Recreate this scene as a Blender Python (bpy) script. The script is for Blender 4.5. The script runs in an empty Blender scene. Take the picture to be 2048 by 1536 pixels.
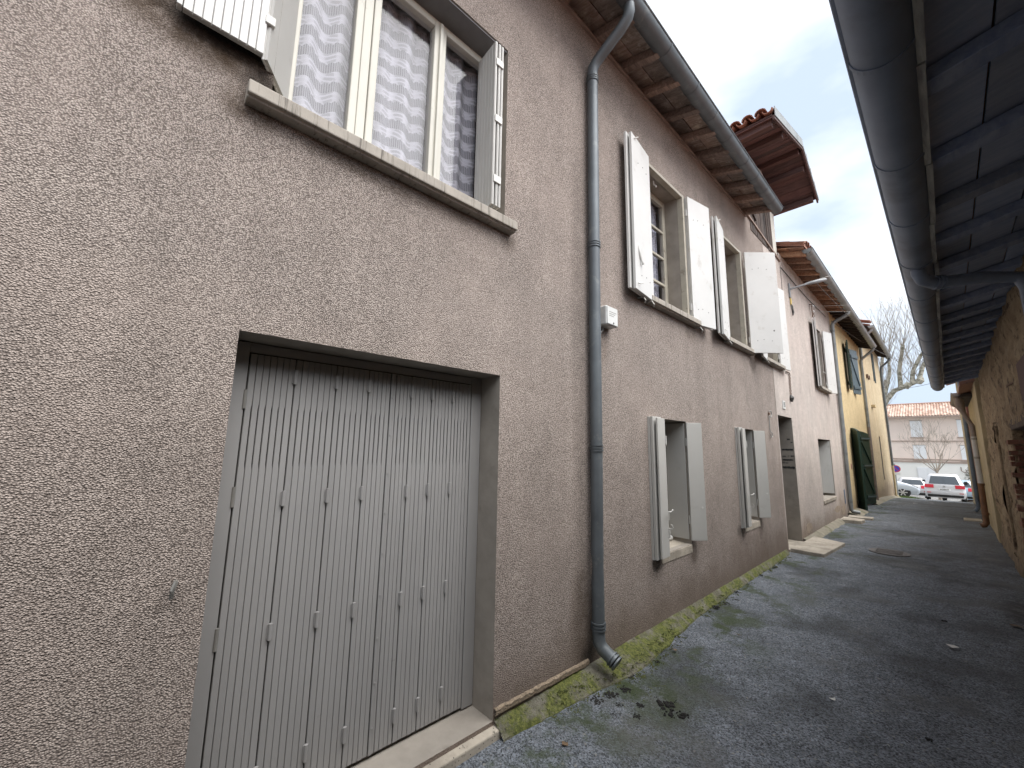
import bpy, bmesh, math, random
from mathutils import Vector, Matrix, noise
R_ = math.radians
random.seed(7)
scene = bpy.context.scene
C = scene.collection

# ------------------------------------------------------------ camera, sky, sun, exposure
cam_d = bpy.data.cameras.new('camera')
cam = bpy.data.objects.new('camera', cam_d); C.objects.link(cam)
cam.matrix_world = Matrix.Translation((0, 0, 1.63)) @ Matrix((
    (0.68224314, 0.10076839, 0.7241478), (0.73092736, -0.1170555, -0.67234158),
    (0.0170147, 0.98799987, -0.15351469))).to_4x4()
cam_d.sensor_width = 36; cam_d.lens = 803 * 36 / 2048
cam_d.clip_start = 0.02; cam_d.clip_end = 2000
scene.camera = cam

SUN_EL, SUN_AZ = 58, 80            # azimuth: degrees from +Y (up the alley) towards +X
world = bpy.data.worlds.new('World'); scene.world = world; world.use_nodes = True
wn, wl = world.node_tree.nodes, world.node_tree.links
wn.clear()
wo = wn.new('ShaderNodeOutputWorld'); wb = wn.new('ShaderNodeBackground')
sky = wn.new('ShaderNodeTexSky'); sky.sky_type = 'NISHITA'; sky.sun_disc = False
sky.sun_elevation = R_(SUN_EL); sky.sun_rotation = R_(SUN_AZ); sky.dust_density = 4; sky.air_density = 1.2
wtc = wn.new('ShaderNodeTexCoord')
wmp = wn.new('ShaderNodeMapping'); wmp.inputs['Scale'].default_value = (1.2, 1.2, 2.6)
wno = wn.new('ShaderNodeTexNoise'); wno.inputs['Scale'].default_value = 2.2; wno.inputs['Detail'].default_value = 5
wrp = wn.new('ShaderNodeValToRGB')
wrp.color_ramp.elements[0].position = .38; wrp.color_ramp.elements[0].color = (4.1, 4.85, 5.9, 1)
wrp.color_ramp.elements[1].position = .60; wrp.color_ramp.elements[1].color = (7.4, 7.7, 8.0, 1)
wmx = wn.new('ShaderNodeMix'); wmx.data_type = 'RGBA'; wmx.inputs[0].default_value = .86
wl.new(wtc.outputs['Generated'], wmp.inputs[0]); wl.new(wmp.outputs[0], wno.inputs['Vector'])
wl.new(wno.outputs['Fac'], wrp.inputs[0])
wl.new(sky.outputs[0], wmx.inputs[6]); wl.new(wrp.outputs[0], wmx.inputs[7])
wl.new(wmx.outputs[2], wb.inputs[0]); wb.inputs[1].default_value = .05
wl.new(wb.outputs[0], wo.inputs[0])

sun_d = bpy.data.lights.new('sun', 'SUN'); sun_d.energy = 1.5; sun_d.angle = R_(58); sun_d.color = (1, .98, .95)
sun = bpy.data.objects.new('sun', sun_d); C.objects.link(sun)
sdir = Vector((math.cos(R_(SUN_EL)) * math.sin(R_(SUN_AZ)), math.cos(R_(SUN_EL)) * math.cos(R_(SUN_AZ)), math.sin(R_(SUN_EL))))
sun.rotation_euler = sdir.to_track_quat('Z', 'Y').to_euler(); sun.location = (3, 3, 30)
vs = scene.view_settings
vs.view_transform = 'Standard'; vs.look = 'None'; vs.exposure = 1.95; vs.gamma = 1; vs.use_curve_mapping = False
scene.cycles.use_denoising = True
scene.cycles.use_adaptive_sampling = True; scene.cycles.adaptive_threshold = .02
scene.cycles.max_bounces = 7; scene.cycles.diffuse_bounces = 4; scene.cycles.caustics_reflective = False; scene.cycles.caustics_refractive = False; scene.cycles.transparent_max_bounces = 12

# ------------------------------------------------------------ helpers
class MB:
    def __init__(s): s.v = []; s.f = []
    def add(s, vs_, fs):
        n = len(s.v); s.v += [tuple(p) for p in vs_]; s.f += [tuple(i + n for i in q) for q in fs]
    def box(s, x0, x1, y0, y1, z0, z1):
        s.add([(x, y, z) for z in (z0, z1) for y in (y0, y1) for x in (x0, x1)],
              [(0, 2, 3, 1), (4, 5, 7, 6), (0, 1, 5, 4), (2, 6, 7, 3), (0, 4, 6, 2), (1, 3, 7, 5)])
        return s
    def hexa(s, p):        # 8 corners: bottom 4 (ccw) then top 4
        s.add(p, [(3, 2, 1, 0), (4, 5, 6, 7), (0, 1, 5, 4), (1, 2, 6, 5), (2, 3, 7, 6), (3, 0, 4, 7)]); return s
    def bar(s, a, b, w, h, up=(0, 0, 1)):
        a, b, up = Vector(a), Vector(b), Vector(up)
        d = (b - a).normalized(); sd = d.cross(up).normalized() * w / 2; u = sd.cross(d).normalized() * h / 2
        s.hexa([a - sd - u, a + sd - u, b + sd - u, b - sd - u, a - sd + u, a + sd + u, b + sd + u, b - sd + u]); return s
    def leaf(s, a, b, z0, z1, t):     # upright panel from plan point a to plan point b, thickness t to the left of a->b
        ax, ay = a; bx, by = b; d = Vector((bx - ax, by - ay)).normalized(); n = Vector((-d.y, d.x)) * t
        q = [(ax, ay), (bx, by), (bx + n.x, by + n.y), (ax + n.x, ay + n.y)]
        if t < 0: q = q[::-1]
        s.hexa([p + (z0,) for p in q] + [p + (z1,) for p in q]); return s
    def prism(s, pts, axis, a, b):    # polygon pts in the other two axes, extruded along axis from a to b
        n = len(pts)
        def mk(p, t): return {0: (t, p[0], p[1]), 1: (p[0], t, p[1]), 2: (p[0], p[1], t)}[axis]
        s.add([mk(p, a) for p in pts] + [mk(p, b) for p in pts],
              [tuple(range(n)), tuple(range(2 * n - 1, n - 1, -1))] + [((i + 1) % n, i, n + i, n + (i + 1) % n) for i in range(n)])
        return s
    def tube(s, path, r, n=10, cap=True):
        P = [Vector(p) for p in path]; m = len(P)
        rs = r if isinstance(r, (list, tuple)) else [r] * m
        d0 = (P[1] - P[0]).normalized()
        u = d0.orthogonal().normalized(); base = len(s.v); prev = d0
        for i in range(m):
            d = ((P[min(i + 1, m - 1)] - P[i]).normalized() + (P[i] - P[max(i - 1, 0)]).normalized())
            d = d.normalized() if d.length > 1e-6 else prev
            u = (u - d * u.dot(d)).normalized(); w = d.cross(u); prev = d
            for k in range(n):
                t = 2 * math.pi * k / n
                s.v.append(tuple(P[i] + (u * math.cos(t) + w * math.sin(t)) * rs[i]))
        for i in range(m - 1):
            for k in range(n):
                a = base + i * n + k; b = base + i * n + (k + 1) % n
                s.f.append((a, b, b + n, a + n))
        if cap:
            s.f.append(tuple(base + k for k in range(n - 1, -1, -1))); s.f.append(tuple(base + (m - 1) * n + k for k in range(n)))
        return s
    def disc(s, c, nrm, r, t, n=12):
        c, nrm = Vector(c), Vector(nrm).normalized(); return s.tube([c, c + nrm * t], r, n)
    def build(s, name, mat, parent=None, smooth=False, bevel=0, seg=2):
        me = bpy.data.meshes.new(name); me.from_pydata(s.v, [], s.f); me.update()
        o = bpy.data.objects.new(name, me); C.objects.link(o)
        if mat: me.materials.append(mat)
        if smooth:
            me.polygons.foreach_set('use_smooth', [True] * len(me.polygons))
            me.set_sharp_from_angle(angle=R_(40))
        if bevel:
            b = o.modifiers.new('edge', 'BEVEL'); b.width = bevel; b.segments = seg; b.limit_method = 'ANGLE'
        if parent: attach(o, parent)
        return o

def attach(o, parent):
    o.parent = parent
    o.matrix_parent_inverse = WM(parent).inverted()
def WM(o):
    m = o.matrix_basis
    return m if o.parent is None else WM(o.parent) @ o.matrix_parent_inverse @ m
def tag(o, label, cat, group=None):
    o['label'] = label; o['category'] = cat
    if group: o['group'] = group
    return o
def struct(o): o['kind'] = 'structure'; return o
def stuff(o): o['kind'] = 'stuff'; return o
def thing(name, label, cat, loc, group=None):
    e = bpy.data.objects.new(name, None); C.objects.link(e); e.location = loc; e.empty_display_size = .2
    return tag(e, label, cat, group)
def inst(me, name, mw, parent):
    o = bpy.data.objects.new(name, me); C.objects.link(o); o.matrix_basis = mw
    o.parent = parent; o.matrix_parent_inverse = WM(parent).inverted(); return o
def mesh(mb, name, mat, smooth=False):
    me = bpy.data.meshes.new(name); me.from_pydata(mb.v, [], mb.f); me.materials.append(mat); me.update()
    if smooth: me.polygons.foreach_set('use_smooth', [True] * len(me.polygons)); me.set_sharp_from_angle(angle=R_(40))
    return me
def box(name, x0, x1, y0, y1, z0, z1, m, parent=None, bevel=0):
    return MB().box(x0, x1, y0, y1, z0, z1).build(name, m, parent, bevel=bevel)

# ------------------------------------------------------------ node helper
class N:
    def __init__(s, name):
        s.m = bpy.data.materials.new(name); s.m.use_nodes = True; s.t = s.m.node_tree
        s.n = s.t.nodes; s.bsdf = s.n['Principled BSDF']; s.out = s.n['Material Output']; s._p = None
    def new(s, t, **k):
        o = s.n.new(t)
        for a, b in k.items(): setattr(o, a, b)
        return o
    def link(s, a, b): s.t.links.new(a, b)
    def put(s, v, sock):
        if isinstance(v, (int, float)): sock.default_value = v
        elif isinstance(v, tuple): sock.default_value = v if len(v) == len(sock.default_value) else tuple(v) + (1,)
        else: s.link(v, sock)
    def pos(s):
        if not s._p: s._p = s.new('ShaderNodeNewGeometry').outputs['Position']
        return s._p
    def mapv(s, v, scale=(1, 1, 1), loc=(0, 0, 0), rot=(0, 0, 0)):
        o = s.new('ShaderNodeMapping'); s.link(v, o.inputs[0]); o.inputs['Scale'].default_value = scale
        o.inputs['Location'].default_value = loc; o.inputs['Rotation'].default_value = rot; return o.outputs[0]
    def noise(s, scale, detail=4, rough=.55, v=None, dist=0, out='Fac'):
        o = s.new('ShaderNodeTexNoise'); s.link(v or s.pos(), o.inputs['Vector'])
        o.inputs['Scale'].default_value = scale; o.inputs['Detail'].default_value = detail
        o.inputs['Roughness'].default_value = rough; o.inputs['Distortion'].default_value = dist; return o.outputs[out]
    def voro(s, scale, out='Distance', feature='F1', v=None, rnd=1):
        o = s.new('ShaderNodeTexVoronoi', feature=feature); s.link(v or s.pos(), o.inputs['Vector'])
        o.inputs['Scale'].default_value = scale; o.inputs['Randomness'].default_value = rnd; return o.outputs[out]
    def math(s, op, a, b=0., c=0., clamp=False):
        o = s.new('ShaderNodeMath', operation=op, use_clamp=clamp)
        for i, v in enumerate((a, b, c)): s.put(v, o.inputs[i])
        return o.outputs[0]
    def ramp(s, v, a, b, lo=0., hi=1., smooth=True):
        o = s.new('ShaderNodeMapRange', interpolation_type='SMOOTHSTEP' if smooth else 'LINEAR')
        s.put(v, o.inputs[0]); s.put(a, o.inputs[1]); s.put(b, o.inputs[2]); s.put(lo, o.inputs[3]); s.put(hi, o.inputs[4])
        return o.outputs[0]
    def mix(s, f, a, b, mode='MIX'):
        o = s.new('ShaderNodeMix', data_type='RGBA', blend_type=mode)
        s.put(f, o.inputs[0]); s.put(a, o.inputs[6]); s.put(b, o.inputs[7]); return o.outputs[2]
    def sep(s, v=None):
        o = s.new('ShaderNodeSeparateXYZ'); s.link(v or s.pos(), o.inputs[0]); return o.outputs
    def comb(s, x, y, z):
        o = s.new('ShaderNodeCombineXYZ'); s.put(x, o.inputs[0]); s.put(y, o.inputs[1]); s.put(z, o.inputs[2]); return o.outputs[0]
    def rand(s): return s.new('ShaderNodeObjectInfo').outputs['Random']
    def hsv(s, col, h=.5, sat=1., v=1.):
        o = s.new('ShaderNodeHueSaturation'); s.put(h, o.inputs[0]); s.put(sat, o.inputs[1]); s.put(v, o.inputs[2]); s.put(col, o.inputs[4]); return o.outputs[0]
    def bump(s, h, strength=.5, dist=.01, prev=None):
        o = s.new('ShaderNodeBump'); s.put(h, o.inputs['Height']); o.inputs['Strength'].default_value = strength
        o.inputs['Distance'].default_value = dist
        if prev: s.link(prev, o.inputs['Normal'])
        return o.outputs[0]
    def blob(s, c, w, lo=1., hi=.35):      # soft ellipsoid mask at c with half sizes w
        o = s.new('ShaderNodeMapping', vector_type='POINT'); s.link(s.pos(), o.inputs[0])
        o.inputs['Scale'].default_value = tuple(1 / k for k in w); o.inputs['Location'].default_value = tuple(-a / k for a, k in zip(c, w))
        l = s.new('ShaderNodeVectorMath', operation='LENGTH'); s.link(o.outputs[0], l.inputs[0])
        return s.ramp(l.outputs['Value'], lo, hi)
    def done(s, col=None, rough=.8, nrm=None, metal=0., spec=None):
        if col is not None: s.put(col, s.bsdf.inputs['Base Color'])
        s.put(rough, s.bsdf.inputs['Roughness']); s.bsdf.inputs['Metallic'].default_value = metal
        if spec is not None: s.bsdf.inputs['Specular IOR Level'].default_value = spec
        if nrm: s.link(nrm, s.bsdf.inputs['Normal'])
        return s.m

def plain(name, c, rough=.6, metal=0., var=.12, vscale=6., bscale=0, bstr=.2, bdist=.003, rnd=0., dirt=None, spec=None):
    k = N(name); n = k.noise(vscale, 5, .6)
    col = k.hsv(c, v=k.ramp(n, .25, .75, 1 - var, 1 + var, False))
    if rnd: col = k.hsv(col, v=k.ramp(k.rand(), 0, 1, 1 - rnd, 1 + rnd, False))
    if dirt: col = k.mix(k.ramp(k.noise(dirt[1], 6, .7), dirt[2], dirt[3]), col, dirt[0])
    return k.done(col, rough, k.bump(k.noise(bscale, 4), bstr, bdist) if bscale else None, metal, spec)

# ------------------------------------------------------------ materials
M = {}
def roughcast(name, low, mid, high, stains_shade=(), gs=150., bd=.0075, tint=(.42, .345, .305), damp=True):
    k = N(name)
    vn = k.new('ShaderNodeTexVoronoi'); k.link(k.mapv(k.pos(), (1, 1, 1.15)), vn.inputs['Vector']); vn.inputs['Scale'].default_value = gs
    v = vn.outputs['Distance']; cr = k.sep(vn.outputs['Color'])
    n = k.noise(gs * .45, 4, .6)
    h = k.math('ADD', k.math('ADD', k.math('MULTIPLY', k.math('SUBTRACT', .75, v), .75), k.math('MULTIPLY', cr[0], .22)), k.math('MULTIPLY', n, .55))
    col = k.mix(k.ramp(h, .42, .74), low, mid)
    col = k.mix(k.ramp(h, .74, 1.05), col, high)
    col = k.hsv(col, v=k.ramp(cr[1], 0, 1, .86, 1.14, False))
    big = k.noise(1.1, 4, .6)
    col = k.mix(k.ramp(big, .42, .68, 0, .3), col, tint, 'MIX')
    col = k.hsv(col, v=k.ramp(k.noise(2.7, 6, .65), .3, .7, .88, 1.10, False))
    col = k.hsv(col, v=k.ramp(k.noise(1, 4, .6, k.mapv(k.pos(), (5, 5, .5))), .35, .65, .93, 1.05, False))
    fine = k.noise(5.5, 6, .75)
    zz = k.sep()[2]
    if damp:
        d = k.math('MULTIPLY', k.ramp(k.math('ADD', zz, k.math('MULTIPLY', k.noise(1.6, 4), -.7)), .08, -.38), .6)
        col = k.mix(d, col, (.17, .125, .095))
    for c, w, s, tc in stains_shade:
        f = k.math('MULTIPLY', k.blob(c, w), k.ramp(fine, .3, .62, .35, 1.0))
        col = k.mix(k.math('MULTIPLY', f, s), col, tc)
    return k.done(col, .93, k.bump(h, 1., bd), spec=.25)
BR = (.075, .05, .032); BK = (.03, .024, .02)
st = [((-2.05, .22, 3.16), (.5, .16, .14), .8, BR), ((-2.05, 1.0, 3.13), (.5, 1.0, .09), .55, BR), ((-2.05, 1.84, 3.12), (.5, .1, .12), .5, BR),  # runoff stains along the sill, partly its shade put into the colour
      ((-2.05, .02, 3.42), (.5, .46, .22), 1., BR), ((-2.05, .1, 3.44), (.5, .36, .1), .9, BK), ((-2.05, .25, 3.3), (.5, .12, .12), .8, BK),  # grime beneath the folded shutter, deepened with painted shade
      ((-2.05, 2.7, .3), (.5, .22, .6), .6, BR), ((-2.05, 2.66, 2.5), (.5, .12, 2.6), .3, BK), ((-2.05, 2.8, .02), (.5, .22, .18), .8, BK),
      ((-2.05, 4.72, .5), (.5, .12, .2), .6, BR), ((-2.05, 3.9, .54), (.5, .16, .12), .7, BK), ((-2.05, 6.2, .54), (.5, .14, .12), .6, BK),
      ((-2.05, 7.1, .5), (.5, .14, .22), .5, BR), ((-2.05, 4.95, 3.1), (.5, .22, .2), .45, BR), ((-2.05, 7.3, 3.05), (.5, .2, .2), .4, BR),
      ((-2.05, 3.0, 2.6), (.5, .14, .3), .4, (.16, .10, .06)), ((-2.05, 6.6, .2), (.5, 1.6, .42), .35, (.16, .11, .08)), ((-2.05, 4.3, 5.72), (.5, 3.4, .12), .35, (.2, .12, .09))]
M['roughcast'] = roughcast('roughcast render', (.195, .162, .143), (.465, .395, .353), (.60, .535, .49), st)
M['pinkrender'] = roughcast('pink smooth render', (.42, .37, .335), (.58, .51, .465), (.66, .60, .555),
    [((-2.05, 13.9, .3), (.5, .8, .4), .5, (.26, .19, .13)), ((-2.05, 9.9, .15), (.5, .5, .3), .55, (.17, .12, .08)), ((-2.05, 13.4, 3.0), (.5, .2, .3), .4, BR),
     ((-2.05, 9.15, 1.9), (.5, .3, 1.2), .25, (.3, .23, .19))], gs=70, bd=.004, tint=(.56, .465, .425))
M['ochre'] = roughcast('ochre render', (.58, .45, .255), (.70, .555, .33), (.75, .62, .40), [((-2.05, 18, .2), (.5, 3, .7), .35, (.3, .22, .15))], gs=60, bd=.003, tint=(.64, .49, .29))
M['ochre2'] = roughcast('dull ochre render', (.52, .42, .275), (.64, .53, .36), (.70, .60, .43), [((-2.05, 26, .0), (.5, 4, 1.0), .4, (.3, .23, .17))], gs=60, bd=.003, tint=(.5, .37, .22))
M['reveal'] = plain('smooth cement reveal', (.30, .27, .235), .85, var=.2, vscale=5, bscale=60, bstr=.25, dirt=((.13, .11, .095), 2.2, .55, .8))
k = N('grey cement sill'); zf = k.noise(1, 6, .7, k.mapv(k.pos(), (14, 34, 1.6)))
col = k.mix(k.ramp(zf, .53, .68), k.hsv((.37, .335, .29), v=k.ramp(k.noise(9, 5), .3, .7, .85, 1.12, False)), (.12, .105, .09))
M['sill'] = k.done(col, .85, k.bump(k.noise(90, 4), .3, .004))
k = N('pale concrete'); n = k.noise(3.2, 6, .65)
col = k.mix(k.ramp(n, .38, .66), (.46, .41, .34), (.30, .265, .22)); col = k.mix(k.ramp(k.noise(24, 5, .7), .58, .72), col, (.10, .09, .075))
col = k.mix(k.ramp(k.voro(38, 'Distance'), .16, .1), col, (.03, .028, .026))
M['concrete'] = k.done(col, .9, k.bump(k.noise(70, 5), .4, .006))
k = N('mossy kerb concrete'); n = k.noise(4.5, 6, .7); yy = k.sep()[1]
base = k.mix(k.ramp(k.noise(11, 5), .35, .65), (.25, .235, .19), (.15, .14, .105))
moss = k.mix(k.ramp(k.noise(38, 4), .35, .65), (.092, .108, .025), (.20, .215, .057))
col = k.mix(k.ramp(k.math('ADD', n, k.math('MULTIPLY', k.noise(55, 4, .7), .25)), .51, .68), base, moss)
col = k.hsv(col, v=k.ramp(k.noise(130, 4, .7), .3, .7, .6, 1.35, False))
col = k.mix(k.ramp(k.noise(22, 6, .75), .56, .66), col, (.045, .04, .028))
M['mossy'] = k.done(col, .95, k.bump(k.noise(90, 6, .75), 1., .02))
k = N('moss tufts'); M['moss'] = k.done(k.mix(k.ramp(k.noise(40, 3), .3, .7), (.035, .045, .012), (.12, .13, .035)), .95)
M['black_dirt'] = plain('wet black dirt', (.012, .011, .010), .85, var=.4, vscale=60, bscale=150, bstr=.8, bdist=.01)

def asphalt(name, base, far=False):
    k = N(name)
    cell = k.voro(120, 'Color'); cs = k.sep(cell)
    cell2 = k.sep(k.voro(75, 'Color'))
    g = k.ramp(cs[0], 0, 1, .25, 1.95, False)
    col = k.hsv(base, v=g)
    col = k.mix(k.ramp(cs[1], .9, .97), col, (.17, .18, .19))
    col = k.mix(k.ramp(cell2[0], .985, .995), col, (.26, .26, .25))
    col = k.hsv(col, v=k.ramp(k.noise(5.5, 6, .7), .32, .68, .74, 1.22, False))
    big = k.noise(.75, 5, .6)
    col = k.mix(k.ramp(big, .49, .62, 0, .6), col, (.02, .022, .024))
    col = k.mix(k.ramp(k.noise(1.3, 5, .65, k.mapv(k.pos(), loc=(4, 7, 0))), .52, .66, 0, .6), col, (.125, .125, .125))
    if not far:
        px, py, pz = k.sep()
        gm = k.math('MULTIPLY', k.ramp(k.noise(2.4, 6, .7, k.mapv(k.pos(), loc=(9, 3, 0))), .5, .64), k.ramp(px, -1.0, -1.75, .0, .85))
        col = k.mix(gm, col, (.045, .062, .022))
        for c, w, s, tc in [((-1.62, 2.9, -.1), (.5, .42, .5), .85, (.04, .055, .018)), ((-1.45, 2.45, -.1), (.32, .36, .5), .55, (.13, .13, .12)),
                            ((-.7, 2.3, -.1), (.5, .35, .5), .7, (.02, .022, .02)), ((-1.66, 1.55, -.1), (.26, .3, .5), .6, (.10, .105, .08)),
                            ((.42, 7.2, -.1), (.3, 1.3, .5), .75, (.022, .02, .018)), ((.3, 11.5, -.1), (.32, 2.5, .5), .5, (.09, .085, .08)),
                            ((-1.0, 9.1, -.1), (.6, .35, .5), .6, (.03, .034, .026)), ((-.9, 12.4, -.1), (.9, .5, .5), .6, (.032, .036, .028)), ((-.2, 17, -.1), (1.2, 1.4, .5), .4, (.03, .032, .028)),
                            ((.38, 5.2, -.1), (.25, 1.6, .5), .6, (.045, .042, .038))]:
            f = k.math('MULTIPLY', k.blob(c, w, 1., .2), k.ramp(k.noise(7, 6, .7), .36, .6, .15, 1.))
            col = k.mix(k.math('MULTIPLY', f, s), col, tc)
    h = k.math('ADD', k.math('MULTIPLY', k.voro(150, 'Distance'), -1.), k.math('MULTIPLY', k.noise(45, 5), .8))
    return k.done(col, k.ramp(big, .5, .72, .86, .5), k.bump(h, .8, .008), spec=.35)
M['asphalt'] = asphalt('coarse blue grey asphalt', (.135, .149, .170))
M['plaza'] = asphalt('pale worn asphalt', (.24, .235, .225), True)
M['zinc'] = plain('weathered zinc', (.125, .14, .152), .52, .35, var=.22, vscale=3.5, bscale=25, bstr=.12, dirt=((.205, .215, .215), 5, .54, .72))
M['zinc_light'] = plain('pale zinc', (.27, .285, .285), .5, .35, var=.2, vscale=3, dirt=((.15, .155, .15), 2.5, .5, .75))
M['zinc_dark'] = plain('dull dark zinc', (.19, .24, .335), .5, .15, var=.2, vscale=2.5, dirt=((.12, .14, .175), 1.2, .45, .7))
M['zinc_brown'] = plain('tarnished zinc', (.24, .20, .18), .6, .2, var=.25, vscale=9)
M['hole_shade'] = plain('painted dark inside', (.01, .01, .01), .95)  # flat black paints in the shade behind openings and in the spout
M['shutter_grey'] = plain('warm grey shutter paint', (.485, .475, .45), .45, var=.05, vscale=3, bscale=120, bstr=.04, dirt=((.33, .31, .28), 3.2, .58, .8), rnd=.03)
M['shutter_white'] = plain('white shutter paint', (.63, .625, .605), .42, var=.05, vscale=2.5, dirt=((.42, .39, .34), 4, .56, .8), rnd=.03)
M['door_grey'] = plain('grey lacquered steel', (.292, .286, .283), .4, .0, var=.05, vscale=2.2, dirt=((.14, .125, .105), 8, .67, .82), rnd=.025)
M['door_gap_shade'] = plain('door gap shade', (.055, .05, .045), .8)  # dark backing paints the shadow seen between the slats
M['frame'] = plain('cream window paint', (.56, .545, .48), .5, var=.06, vscale=5, dirt=((.3, .28, .22), 6, .6, .8))
M['frame_old'] = plain('old cream window paint', (.43, .40, .33), .6, var=.15, vscale=8, dirt=((.2, .17, .13), 9, .55, .75))
M['steel'] = plain('greyed steel', (.30, .29, .27), .5, .5, var=.2)
M['white_metal'] = plain('painted fitting', (.62, .61, .58), .45, var=.1)
M['dot'] = plain('dark screw head', (.06, .055, .05), .6)
M['room'] = plain('dark room', (.05, .045, .042), .9)
M['lintel'] = plain('dark grey lintel underside', (.16, .16, .165), .85, var=.2, vscale=6, bscale=40)  # one darker grey for the underside of the big window head

def wood(name, a, b, sc=(3, 3, 40), rnd=.25, rough=.85, lichen=None):
    k = N(name); n = k.noise(1, 7, .7, k.mapv(k.pos(), sc), dist=.4)
    col = k.mix(k.ramp(n, .32, .68), a, b)
    if lichen: col = k.mix(k.ramp(k.noise(7, 6, .75), .48, .68), col, lichen)
    col = k.hsv(col, v=k.ramp(k.rand(), 0, 1, 1 - rnd, 1 + rnd, False), sat=k.ramp(k.rand(), 0, 1, .8, 1.1, False))
    return k.done(col, rough, k.bump(n, .6, .006))
M['rafter'] = wood('old rafter wood', (.17, .122, .10), (.33, .25, .21), (30, 4, 30))
M['soffit'] = wood('limed soffit board', (.19, .14, .115), (.36, .285, .245), (5, 30, 5), .35, lichen=(.50, .44, .375))
M['rafter2'] = wood('warm rafter wood', (.26, .13, .075), (.44, .27, .17), (30, 4, 30), .3)
M['soffit2'] = wood('warm soffit board', (.20, .10, .07), (.36, .21, .135), (5, 30, 5), .35)
M['rafter_red'] = wood('dark red purlin', (.065, .036, .036), (.115, .066, .06), (4, 30, 30), .25)
M['soffit_red'] = wood('dark red lining', (.075, .042, .042), (.125, .072, .066), (5, 30, 5), .4)
M['darkwood'] = wood('black brown rafter', (.03, .022, .02), (.06, .045, .04), (30, 4, 30), .3)
M['timber'] = wood('grey split timber', (.028, .019, .016), (.10, .072, .058), (30, 30, 3), .35)
M['shadeblue_wood'] = wood('shade tinted eave board', (.26, .32, .46), (.37, .42, .54), (5, 22, 5), .3)  # blue tint and raised lightness put the eave's bluish shade into the colour
M['shadeblue_rafter'] = wood('shade tinted rafter', (.18, .22, .33), (.28, .32, .42), (22, 4, 22), .3)  # rafters carry the same painted shade tint, a little deeper
M['peeling'] = wood('peeling white fascia', (.50, .52, .50), (.22, .22, .23), (30, 3, 30), .1)
M['redwood'] = wood('dark red door timber', (.028, .011, .011), (.06, .025, .022), (30, 30, 3), .2)
def tilem(name, cols, rnd=.2):
    k = N(name); r = k.rand()
    rp = k.new('ShaderNodeValToRGB'); k.link(r, rp.inputs[0]); e = rp.color_ramp.elements
    while len(e) < len(cols): e.new(.5)
    for i, c in enumerate(cols): e[i].position = i / (len(cols) - 1); e[i].color = c + (1,)
    n = k.noise(14, 6, .7); col = k.mix(k.ramp(n, .5, .75), rp.outputs[0], (.13, .105, .085))
    return k.done(k.hsv(col, v=k.ramp(k.noise(40, 3), .3, .7, .85, 1.15, False)), .88, k.bump(k.noise(60, 4), .4, .004))
M['tile'] = tilem('clay barrel tile', [(.26, .115, .08), (.34, .17, .12), (.21, .095, .075), (.36, .22, .165)])
k = N('far clay tiles'); px, py, pz = k.sep()
w = k.voro(1, 'Color', v=k.mapv(k.pos(), (4.4, .01, 5.2))); ws = k.sep(w)
M['tile_far'] = k.done(k.mix(k.ramp(ws[0], .2, .9), (.42, .28, .215), (.62, .49, .41)), .9)
k = N('window glass'); fr = k.new('ShaderNodeLayerWeight'); fr.inputs[0].default_value = .5
gl = k.new('ShaderNodeBsdfGlossy'); gl.inputs['Roughness'].default_value = .015; tr = k.new('ShaderNodeBsdfTransparent'); tr.inputs[0].default_value = (.90, .90, .92, 1)
ms = k.new('ShaderNodeMixShader'); k.link(k.math('ADD', k.math('MULTIPLY', k.math('POWER', fr.outputs['Facing'], 5.), .45), .02, clamp=True), ms.inputs[0]); k.link(tr.outputs[0], ms.inputs[1]); k.link(gl.outputs[0], ms.inputs[2])
k.link(ms.outputs[0], k.out.inputs[0]); M['glass'] = k.m
k = N('lace curtain'); px, py, pz = k.sep(); TAU = 2 * math.pi
U, V = .18, .138
cu = k.math('DIVIDE', py, U); cv0 = k.math('DIVIDE', k.math('ADD', pz, k.math('MULTIPLY', k.math('SINE', k.math('MULTIPLY', cu, TAU)), .014)), V)
row = k.math('FLOOR', cv0); fv = k.math('FRACT', cv0)
fu = k.math('SUBTRACT', k.math('FRACT', k.math('ADD', cu, k.math('MULTIPLY', row, .5))), .5)
ang = k.math('ARCTAN2', fu, k.math('ADD', fv, .12)); rad = k.math('SQRT', k.math('ADD', k.math('MULTIPLY', fu, fu), k.math('MULTIPLY', fv, fv)))
fan = k.ramp(k.math('SINE', k.math('MULTIPLY', ang, 11)), -.2, .5); arcs = k.ramp(k.math('SINE', k.math('MULTIPLY', rad, 30)), .1, .7)
scal = k.ramp(k.math('SUBTRACT', fv, k.math('ADD', .40, k.math('MULTIPLY', k.math('ABSOLUTE', k.math('SINE', k.math('MULTIPLY', fu, 15.7))), .09))), .0, .05)
lace = k.math('MAXIMUM', k.math('MULTIPLY', fan, .42), k.math('MULTIPLY', arcs, .55))
pin = k.ramp(k.math('SINE', k.math('MULTIPLY', py, TAU / .011)), -.3, .6, .36, .62)
op = k.math('ADD', k.math('MULTIPLY', scal, k.math('ADD', .66, k.math('MULTIPLY', lace, .5))), k.math('MULTIPLY', k.math('SUBTRACT', 1., scal), pin), clamp=True)
df = k.new('ShaderNodeBsdfDiffuse'); df.inputs[0].default_value = (.90, .90, .94, 1); tl = k.new('ShaderNodeBsdfTranslucent'); tl.inputs[0].default_value = (.6, .6, .62, 1)
m1 = k.new('ShaderNodeMixShader'); m1.inputs[0].default_value = .25; k.link(df.outputs[0], m1.inputs[1]); k.link(tl.outputs[0], m1.inputs[2])
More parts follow.
